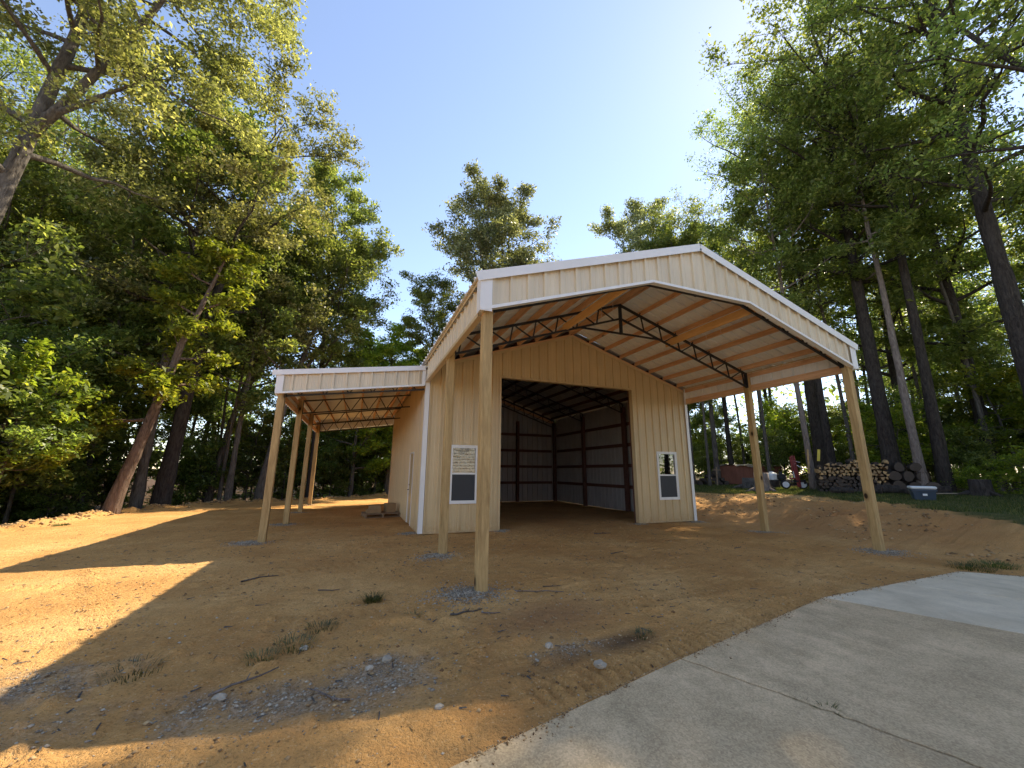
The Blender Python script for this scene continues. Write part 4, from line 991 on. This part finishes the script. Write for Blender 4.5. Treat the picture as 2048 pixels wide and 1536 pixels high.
MB().tube([(.02, -.06, .95), (-.02, -.06, 1.72)], [.055, .055], 12).build('cylinder', MT['red'], sp)
MB().tube([(.05, -.06, .60), (.02, -.06, .95)], [.022, .022], 8).build('ram', MT['whitep'], sp)
MB().box(-.16, .04, -.12, .02, .52, .60).build('wedge', MT['red'], sp)
MB().bar((.16, -.02, 1.35), (.42, -.05, 1.12), .03, .03).bar((.14, -.02, 1.5), (.40, -.05, 1.42), .025, .025).build('control_lever', MT['whitep'], sp)
MB().bbox(-.72, -.38, -.16, .16, .50, .80, .03).tube([(-.55, 0, .80), (-.55, 0, .93)], [.10, .08], 10).build('engine', MT['rubber'], sp)
# white tank beside it
m = MB(); n = 14; prof = [(.26, 0), (.29, .04), (.29, .30), (.24, .40), (.10, .44), (.10, .50), (0.03, .50)]
m.tube([(0, 0, z) for r, z in prof], [r for r, z in prof], n); tag(m.build('plastic_tank', MT['whitep'], None, (21.0, 10.9, tz(21, 10.9)+.42), smooth=False), 'rounded white plastic tank behind the log splitter', 'tank')
tag(MB().tube([(0, 0, -.2), (0, 0, 0), (0, 0, .40), (0, 0, .44)], [.40, .36, .33, .31], 14).build('stump', [MT['bark_dark']], None, (21.0, 10.9, tz(21, 10.9))), 'dark stump carrying the white tank', 'stump')
def stump(x, y, r, h, label, bark_k='bark_grey', roots=5):
    o = thing('stump', label, 'stump', (x, y, tz(x, y)))
    m = MB().tube([(0, 0, -.1), (0, 0, .06), (0, 0, h*.5), (0, 0, h)], [r*1.5, r*1.15, r, r*.97], 14)
    for k in range(roots):
        a = 2*math.pi*k/roots+random.uniform(-.3, .3); m.tube([(r*.7*math.cos(a), r*.7*math.sin(a), .16), (r*1.6*math.cos(a), r*1.6*math.sin(a), .07), (r*2.5*math.cos(a), r*2.5*math.sin(a), -.03)], [r*.35, r*.22, r*.08], 7)
    m.build('bole', MT[bark_k], o, smooth=True)
    MB().tube([(0, 0, h), (0, 0, h+.012)], [r*.95, r*.93], 14).build('cut_face', MT['round_end'], o)
stump(18.0, 9.3, .34, .95, 'grey root-flared stump right behind the mid porch post', 'bark_pale')
stump(19.7, 11.3, .42, .58, 'squat stump left of the mid porch post')
stump(19.0, 9.9, .30, .50, 'dark stump left of the log splitter', 'bark_dark', 4)
stump(22.0, 8.2, .34, .62, 'grey stump between the splitter and the tagged trunk')
stump(21.2, 2.6, .32, .62, 'square-topped brown stump on the lawn edge at the right', 'bark_dark', 3)
# tag and tape on the pale trunk
tag(MB().box(-.06, .06, -.012, .012, -.30, .30).build('yellow_tag', MT['yellow'], None, (20.72, 8.02, tz(20.9, 8.4)+1.75), (0, .16, -.7)), 'yellow strip tag on the pale trunk by the splitter', 'tag')
tag(MB().box(-.035, .035, -.015, .015, -.62, .62).build('leaning_stick', MT['split'], None, (20.33, 8.33, tz(20.5, 8.4)+1.45), (0, .08, -.7)), 'pale lath leaning on the tagged trunk', 'lath')
# blue tote
t = thing('storage_tote', 'dark blue storage tote with pale lid on the grass', 'tote', (17.85, 2.92, tz(17.85, 2.9)), (0, 0, -.95))
V = [(x*sx, y*sy, z) for z, sx, sy in ((0, .27, .19), (.40, .32, .23)) for x, y in ((-1, -1), (1, -1), (1, 1), (-1, 1))]
put('tub', new_mesh('tub', V, [(3, 2, 1, 0), (0, 1, 5, 4), (1, 2, 6, 5), (2, 3, 7, 6), (3, 0, 4, 7), (4, 5, 6, 7)], [MT['bluep']]), t)
MB().box(-.34, .34, -.25, -.235, .33, .40).box(-.34, .34, .235, .25, .33, .40).box(-.34, -.325, -.234, .234, .33, .40).box(.325, .34, -.234, .234, .33, .40).build('rim', MT['bluep'], t)
MB().bbox(-.35, .35, -.26, .26, .401, .50, .03).build('lid', MT['whitep'], t)
MB().box(-.06, .06, -.262, -.248, .17, .24).build('handle_label', MT['whitep'], t)
tag(MB().bar((0, 0, .05), (1.25, -.55, .06), .16, .035).bar((1.3, -.58, .04), (2.0, -.95, .05), .14, .03).build('board', MT['tarp'], None, (20.2, 3.55, tz(20.6, 3.5)+.03)), 'pale weathered board lying on the grass right of the tote', 'board')
m = MB(); gg = np.random.default_rng(9)
for k in range(7):
    a = k*.9; m.tube([(0, 0, 0), (.1*math.cos(a), .1*math.sin(a), .3), (.17*math.cos(a), .17*math.sin(a), .55)], [.006, .005, .004], 5)
o = thing('red_flower', 'red flower clump beyond the stump at the right edge', 'flower', (23.2, 2.0, tz(23.2, 2)+.25))
m.build('stems', MT['grass'], o)
m = MB()
for k in range(7):
    a = k*.9; c_ = Vector((.17*math.cos(a), .17*math.sin(a), .57))
    for j in range(5):
        q = j*1.2566; m.add([c_, c_+Vector((.05*math.cos(q), .05*math.sin(q), .03)), c_+Vector((.075*math.cos(q+.6), .075*math.sin(q+.6), .015)), c_+Vector((.05*math.cos(q+1.2), .05*math.sin(q+1.2), .03))], [(0, 1, 2, 3)])
m.build('petals', MT['red'], o)

# ---------------------------------------------------------------- lawn, weeds, stones, sticks
def blades(gx, gy, h, wd, gen, lean_=.5):
    n = len(gx); gz = np.array(T0(gx, gy)); a = gen.uniform(0, 6.28, n); hh = h*gen.uniform(.5, 1.3, n); l = hh*lean_*gen.uniform(.2, 1.2, n)
    b = gen.uniform(0, 6.28, n); dx, dy = np.cos(a)*wd/2, np.sin(a)*wd/2
    p0 = np.stack([gx-dx, gy-dy, gz-.02], -1); p1 = np.stack([gx+dx, gy+dy, gz-.02], -1); p2 = np.stack([gx+np.cos(b)*l, gy+np.sin(b)*l, gz+hh], -1)
    return np.stack([p0, p1, p2], 1).reshape(-1, 3), np.arange(3*n).reshape(n, 3)
gen = np.random.default_rng(77)
N = 130000; gx = gen.uniform(11.5, 26, N); gy = gen.uniform(-6, 16, N)
keep = (seg_dist(gx, gy, GRASS)+vnoise(gx, gy, 1.1, 5)*.6+vnoise(gx, gy, .35, 6)*.35 < .05) & (gx+.25*(gy-6) < 24) & (vnoise(gx, gy, .9, 21) > -.33)
gx, gy = gx[keep], gy[keep]
V, Qd = blades(gx, gy, .075, .022, gen)
tag(put('lawn_grass', np_mesh('lawn_grass', V, Qd, MT['grass'], np.repeat(gen.random(len(Qd)), 3), n=3)), 'short green grass on the bank at the right', 'grass', kind='stuff')
def tuft(x, y, r, n, h, mat, name, label, cat, group=None):
    a = gen.uniform(0, 6.28, n); rr = r*np.sqrt(gen.random(n)); lx, ly = rr*np.cos(a), rr*np.sin(a)
    hh = h*gen.uniform(.15, 1.15, n); out_ = gen.uniform(.4, 1.9, n)*hh; wv = gen.uniform(-.5, .5, n)+a
    d_ = np.stack([-np.sin(a), np.cos(a)], -1)*.0032
    B0 = np.stack([lx-d_[:, 0], ly-d_[:, 1], 0*lx-.01], -1); B1 = np.stack([lx+d_[:, 0], ly+d_[:, 1], 0*lx-.01], -1)
    M0 = np.stack([lx+np.cos(wv)*out_*.4-d_[:, 0]*.7, ly+np.sin(wv)*out_*.4-d_[:, 1]*.7, hh*.65], -1); M1 = M0+np.concatenate([d_*1.4, 0*d_[:, :1]], 1)
    Tp = np.stack([lx+np.cos(wv)*out_, ly+np.sin(wv)*out_, hh*.85], -1)
    V = np.stack([B0, B1, M1, M0, Tp], 1).reshape(-1, 3); i5 = np.arange(n)[:, None]*5
    F = np.concatenate([i5+np.array([0, 1, 2]), i5+np.array([0, 2, 3]), i5+np.array([3, 2, 4])])
    tag(put(name, np_mesh(name, V, F, MT[mat], np.repeat(gen.random(n), 5), n=3), None, (x, y, tz(x, y))), label, cat, group)
tuft(-1.35, .09, .11, 260, .10, 'grass', 'grass_tuft', 'lone green grass tuft on bare dirt left of the front porch post', 'grass')
for (x, y, r, n, lab) in ((-2.09, -1.0, .20, 150, 'longest straggly weed patch left of the gravel'), (-1.88, -.62, .16, 120, 'straggly weeds just below the lone grass tuft'), (-2.32, -1.2, .15, 100, 'lowest straggly weeds at the gravel edge'), (-3.25, -1.1, .22, 130, 'dry weeds at the edge of the left gravel patch'), (1.15, -1.95, .12, 70, 'dry weeds by the dark soil near the driveway'), (-.95, -.62, .10, 50, 'thin weeds left of the red soil patch')):
    tuft(x, y, r, int(n*1.4), .05, 'dryweed', 'weed_patch', lab, 'weeds', 'weeds on the dirt')
for (x, y, r, n, lab) in ((8.6, -1.55, .35, 260, 'grass strip beside the far driveway corner'), (9.3, -1.6, .35, 260, 'grass strip at the right picture edge by the driveway'), (-9.4, 10.1, .2, 160, 'small sunlit weeds on the dirt berm at far left')):
    tuft(x, y, r, n*2, .07, 'grass', 'grass_strip', lab, 'grass')
tuft(1.45, -3.50, .05, 120, .06, 'dryweed', 'crack_weeds', 'dry weeds growing from the driveway crack', 'weeds')
tuft(1.40, -3.38, .04, 70, .05, 'dryweed', 'crack_weeds', 'smaller dry weeds farther along the driveway crack', 'weeds')

def stones(name, P, size, mat, gen):
    n = len(P); base = np.array([(1, 0, 0), (-1, 0, 0), (0, 1, 0), (0, -1, 0), (0, 0, 1), (0, 0, -1)], float)
    J = base[None]*gen.uniform(.6, 1.25, (n, 6, 1))+gen.normal(0, .16, (n, 6, 3)); J[:, :, 2] *= .62
    V = P[:, None, :]+J*size[:, None, None]; T_ = np.array([(0, 2, 4), (2, 1, 4), (1, 3, 4), (3, 0, 4), (2, 0, 5), (1, 2, 5), (3, 1, 5), (0, 3, 5)])
    F = (np.arange(n)[:, None, None]*6+T_[None]).reshape(-1, 3)
    return np_mesh(name, V.reshape(-1, 3), F, MT[mat], np.repeat(gen.random(n), 6), n=3)
from mathutils.bvhtree import BVHTree
# height of the built ground, by bilinear lookup in its grid
def gz_at(x, y):
    i = np.clip(np.searchsorted(ax_, x)-1, 0, nx-2); j = np.clip(np.searchsorted(ay_, y)-1, 0, ny-2)
    fx = (x-ax_[i])/(ax_[i+1]-ax_[i]); fy = (y-ay_[j])/(ay_[j+1]-ay_[j])
    return (Z[j, i]*(1-fx)+Z[j, i+1]*fx)*(1-fy)+(Z[j+1, i]*(1-fx)+Z[j+1, i+1]*fx)*fy
def attr_at(A, x, y):
    i = np.clip(np.searchsorted(ax_, x), 0, nx-1); j = np.clip(np.searchsorted(ay_, y), 0, ny-1); return A[j, i]
nx, ny = len(ax_), len(ay_)
N = 60000; sx = gen.uniform(-5.2, 2.2, N); sy = gen.uniform(-3.0, .2, N)
keep = (gen.random(N) < attr_at(gravel_w, sx, sy)**1.2*.35+.010) & ~inpoly(sx, sy, SLAB)
sx, sy = sx[keep], sy[keep]; sz = .006+.013*gen.random(len(sx))**3
tag(put('gravel', stones('gravel', np.stack([sx, sy, gz_at(sx, sy)+sz*.25], -1), sz, 'stone', gen)), 'loose grey gravel on the dirt in the foreground', 'gravel', kind='stuff')
N = 60000; sx = gen.uniform(-7, 7, N); sy = -3+8*gen.random(N)**1.6
keep = ~inpoly(sx, sy, SLAB) & (gen.random(N) < .12+.35*attr_at(red_w, sx, sy)+.7*attr_at(dark_w, sx, sy)+.4*(vnoise(sx, sy, .6, 31)+vnoise(sx, sy, .2, 32)*.6 > .16))
sx, sy = sx[keep], sy[keep]; sz = .0035+.020*gen.random(len(sx))**5
tag(put('dirt_clods', stones('dirt_clods', np.stack([sx, sy, gz_at(sx, sy)+sz*.2], -1), sz, 'clod', gen)), 'small crumbs of dirt scattered over the yard', 'dirt', kind='stuff')
E_ = np.array(SLAB[1:6]); N = 2600; u = gen.random(N)*(len(E_)-1); k = u.astype(int); f = u-k
ex_ = E_[k, 0]*(1-f)+E_[k+1, 0]*f; ey_ = E_[k, 1]*(1-f)+E_[k+1, 1]*f; dd = gen.exponential(.035, N)*np.clip(vnoise(ex_, ey_, .35, 61)*3+.7, 0, 2); ey_ = ey_-dd; ex_ = ex_+dd*.2
sz = .003+.009*gen.random(N)**3
tag(put('spilled_soil', stones('spilled_soil', np.stack([ex_, ey_, .037+sz*.2], -1), sz, 'clod', gen)), 'crumbs of soil spilled over the driveway edge', 'dirt', kind='stuff')
# clods on the berm at the wood edge and on the bank
N = 2600; u = gen.random(N)*(len(PAD)-3)+1; k = u.astype(int); f = u-k; bx = PAD[k, 0]*(1-f)+PAD[k+1, 0]*f+gen.normal(0, .3, N); by = PAD[k, 1]*(1-f)+PAD[k+1, 1]*f+gen.normal(0, .3, N)
kp = (by > 4) & (bx < 9); bx, by = bx[kp], by[kp]; sz = .02+.07*gen.random(len(bx))**3
tag(put('berm_clods', stones('berm_clods', np.stack([bx, by, gz_at(bx, by)+sz*.2], -1), sz, 'clod', gen)), 'lumps of orange dirt pushed up along the edge of the woods', 'dirt', kind='stuff')
N = 5200; bx = gen.uniform(9.8, 16.5, N); by = gen.uniform(-2.5, 11, N)
kp = (seg_dist(bx, by, GRASS) > .2) & (vnoise(bx, by, 1.1, 51)+vnoise(bx, by, .4, 52)*.7 > .02); bx, by = bx[kp], by[kp]; sz = .012+.055*gen.random(len(bx))**4
tag(put('bank_clods', stones('bank_clods', np.stack([bx, by, gz_at(bx, by)+sz*.2], -1), sz, 'clod', gen)), 'crumbled dirt lumps on the bank right of the barn', 'dirt', kind='stuff')
# gravel collars round the posts
for i, (x, y, r, lab) in enumerate(((-.10, -.02, .52, 'grey gravel heaped round the front left porch post'), (-.05, YM-.1, .40, 'grey gravel round the second left porch post'), (W-.05, -.05, .52, 'grey gravel round the front right porch post'), (W, YM, .45, 'grey gravel round the mid right porch post'),
                               (LEAN-.15, YW-.02, .42, 'grey gravel round the nearest lean-to post'), (LEAN+.04, YW+BAY, .38, 'grey gravel round the second lean-to post'), (LEAN+.04, YW+2*BAY, .34, 'grey gravel round the third lean-to post'), (LEAN+.04, YB, .34, 'grey gravel round the last lean-to post'), (2.2, YW-.05, .3, 'grey gravel at the left foot of the doorway'), (9.2, YW-.1, .35, 'grey gravel at the right barn corner'), (-.2, YW+.3, .3, 'grey gravel at the left barn corner'), (6.9, YW-.05, .25, 'grey gravel at the right foot of the doorway'))):
    n = int(2300*r*r/.25); a = gen.uniform(0, 6.28, n); rr = r*np.abs(gen.normal(0, .48, n)); px_ = x+rr*np.cos(a)*1.25-.05; py_ = y+rr*np.sin(a)
    s2 = .007+.012*gen.random(n)**2
    pz = gz_at(px_, py_)+.028*np.exp(-(rr/r/.6)**2)*gen.random(n)
    tag(put('post_gravel', stones('post_gravel', np.stack([px_, py_, pz], -1), s2, 'stone', gen)), lab, 'gravel', kind='stuff')
def rock(x, y, r, label, k):
    gg = np.random.default_rng(k); import bmesh
    bm = bmesh.new(); bmesh.ops.create_icosphere(bm, subdivisions=2, radius=r)
    for v in bm.verts: v.co *= 1+.45*mnoise.noise(v.co*(1.6/r)+Vector((k, 0, 0))); v.co.z *= .55
    me = bpy.data.meshes.new('rock'); bm.to_mesh(me); bm.free(); me.materials.append(MT['stone'])
    at = me.attributes.new('tint', 'FLOAT', 'POINT'); at.data.foreach_set('value', [.5+.3*gg.random()]*len(me.vertices))
    tag(put('rock', me, None, (x, y, float(gz_at(np.array([x]), np.array([y]))[0])+r*.2), (0, 0, k)), label, 'rock', 'loose rocks on the dirt')
for k, (x, y, r, lab) in enumerate(((-2.48, -1.77, .045, 'pale rock at the upper edge of the gravel'), (.36, -2.38, .055, 'pale rock near the driveway edge'), (-1.3, -1.6, .05, 'dark rock on the gravel right of the weeds'), (-1.45, -1.72, .035, 'small dark rock beside the dark rock'), (-2.0, -1.1, .04, 'rock lying in the straggly weeds'), (.1, -1.95, .04, 'grey rock right of the gravel'), (-1.02, -2.5, .03, 'small rock near the lower driveway edge'))): rock(x, y, r, lab, k+1)
def stick(x, y, L, yaw, r, label, k):
    gg = np.random.default_rng(k+50); n = 7; c0, s0 = math.cos(yaw), math.sin(yaw); P = []
    for i in range(n):
        t_ = i/(n-1)-.5; off = .06*L*math.sin(t_*4+k)+gg.normal(0, .012*L)
        P.append((x+c0*t_*L-s0*off, y+s0*t_*L+c0*off))
    xs, ys = np.array([p[0] for p in P]), np.array([p[1] for p in P]); zs = np.maximum(gz_at(xs, ys)+r*.8, .01)
    m = MB().tube([(a-x, b_-y, c_) for a, b_, c_ in zip(xs, ys, zs)], [r*(1-.6*i/n) for i in range(n)], 6)
    if k % 2: m.tube([(xs[3]-x, ys[3]-y, zs[3]), (xs[3]-x+.15*L*math.cos(yaw+.7), ys[3]-y+.15*L*math.sin(yaw+.7), zs[3]+.02)], [r*.6, r*.25], 5)
    tag(m.build('stick', MT['bark_grey' if k % 3 else 'bark_pale'], None, (x, y, 0), smooth=True), label, 'stick', 'fallen sticks on the dirt')
for k, a in enumerate(((.75, -.25, .75, -.55, .008, 'long dark stick right of the front porch post'), (1.05, -.12, .25, -.5, .007, 'short stick beside the long stick'), (-2.9, 1.75, .5, .5, .012, 'pale straight stick between the lean-to and porch posts'), (-2.35, -1.62, .5, .75, .010, 'pale forked stick on the gravel at lower left'),
                    (-1.9, .75, .28, -.2, .010, 'curved dark stick above the lone grass tuft'), (-.35, -.72, .4, .1, .012, 'dark stick below the front post gravel'), (-.1, -.85, .22, -.6, .009, 'short dark stick at the red soil'),
                    (4.6, 3.9, .5, -.15, .014, 'dark stick before the doorway'), (3.4, 1.6, .4, .3, .010, 'stick on the dirt inside the porch'), (-1.75, -2.05, .4, 2.5, .008, 'forked twig on the dark gravel'), (6.3, 1.2, .35, .4, .010, 'stick near the right side of the porch'))): stick(*a, k)
def bits(name, n, x0, x1, y0, y1, label):
    bx = gen.uniform(x0, x1, n); by = gen.uniform(y0, y1, n); a = gen.uniform(0, 6.28, n); l = gen.uniform(.03, .11, n); w_ = gen.uniform(.003, .007, n)
    kp = ~inpoly(bx, by, SLAB); bx, by, a, l, w_ = bx[kp], by[kp], a[kp], l[kp], w_[kp]; n = len(bx); zz = gz_at(bx, by)+.004
    d = np.stack([np.cos(a)*l, np.sin(a)*l], -1)/2; s_ = np.stack([-np.sin(a)*w_, np.cos(a)*w_], -1)
    q = np.stack([np.stack([bx-d[:, 0]-s_[:, 0], by-d[:, 1]-s_[:, 1], zz], -1), np.stack([bx+d[:, 0]-s_[:, 0], by+d[:, 1]-s_[:, 1], zz+.004], -1), np.stack([bx+d[:, 0]+s_[:, 0]*.4, by+d[:, 1]+s_[:, 1]*.4, zz+.006], -1), np.stack([bx-d[:, 0]+s_[:, 0], by-d[:, 1]+s_[:, 1], zz+.008], -1)], 1).reshape(-1, 3)
    tag(put(name, np_mesh(name, q, np.arange(4*n).reshape(n, 4), MT['bark_grey'])), label, 'debris', kind='stuff')
bits('bark_litter', 1300, -8, 9, -3, 9, 'tiny bark chips and twigs littering the dirt')

# ---------------------------------------------------------------- the white-sided house behind the photographer (mirrored in the window)
MT['siding'] = painted('white_lap_siding', (.80, .78, .73), .5, .05)
MT['shingle'] = painted('grey_shingles', (.14, .13, .125), .9, .2)
h = thing('house', 'white lap-sided house across the driveway mirrored in the left window', 'house', (-9.0, -16.5, 0))
HW, HH = 22.0, 5.6
gx0, gx1, gz = 3.0, 8.1, 2.15
k = 0; z = .3
board_full = {}
while z < HH:
    for a, b in (((0, gx0-.1), (gx1+.1, HW)) if z < gz+.1 else ((0, HW),)):
        key = round(b-a, 3)
        if key not in board_full:
            m = MB(); m.add([(0, 0, 0), (b-a, 0, 0), (b-a, .035, 0), (0, .035, 0), (0, 0, .26), (b-a, 0, .26), (b-a, .008, .26), (0, .008, .26)], [(0, 1, 2, 3), (3, 2, 6, 7), (7, 6, 5, 4), (0, 3, 7, 4), (1, 5, 6, 2), (0, 4, 5, 1)])
            board_full[key] = new_mesh('siding_board', m.V, m.F, [MT['siding']])
        put('siding_board', board_full[key], h, (a, 0, z))
    z += .25
MB().box(0, HW, -9, -.01, -.2, HH).box(.0, gx0-.1, -.009, .05, -.2, .29).box(gx1+.1, HW, -.009, .05, -.2, .29).build('wall', MT['siding'], h)
gd_ = put('garage_door', None, h, (gx0, .01, 0))
for r_ in range(4): MB().box(.02, gx1-gx0-.02, 0, .03, r_*gz/4+.01, (r_+1)*gz/4-.01).build('door_panel', MT['rust'], gd_)
m = MB(); m.add([(-.5, -9.5, HH-.1), (HW+.5, -9.5, HH-.1), (HW+.5, .6, HH-.1), (-.5, .6, HH-.1), (-.5, -4.5, HH+2.4), (HW+.5, -4.5, HH+2.4)], [(3, 2, 1, 0), (3, 4, 5, 2), (1, 5, 4, 0), (0, 4, 3), (2, 5, 1)]); m.build('roof', MT['shingle'], h)
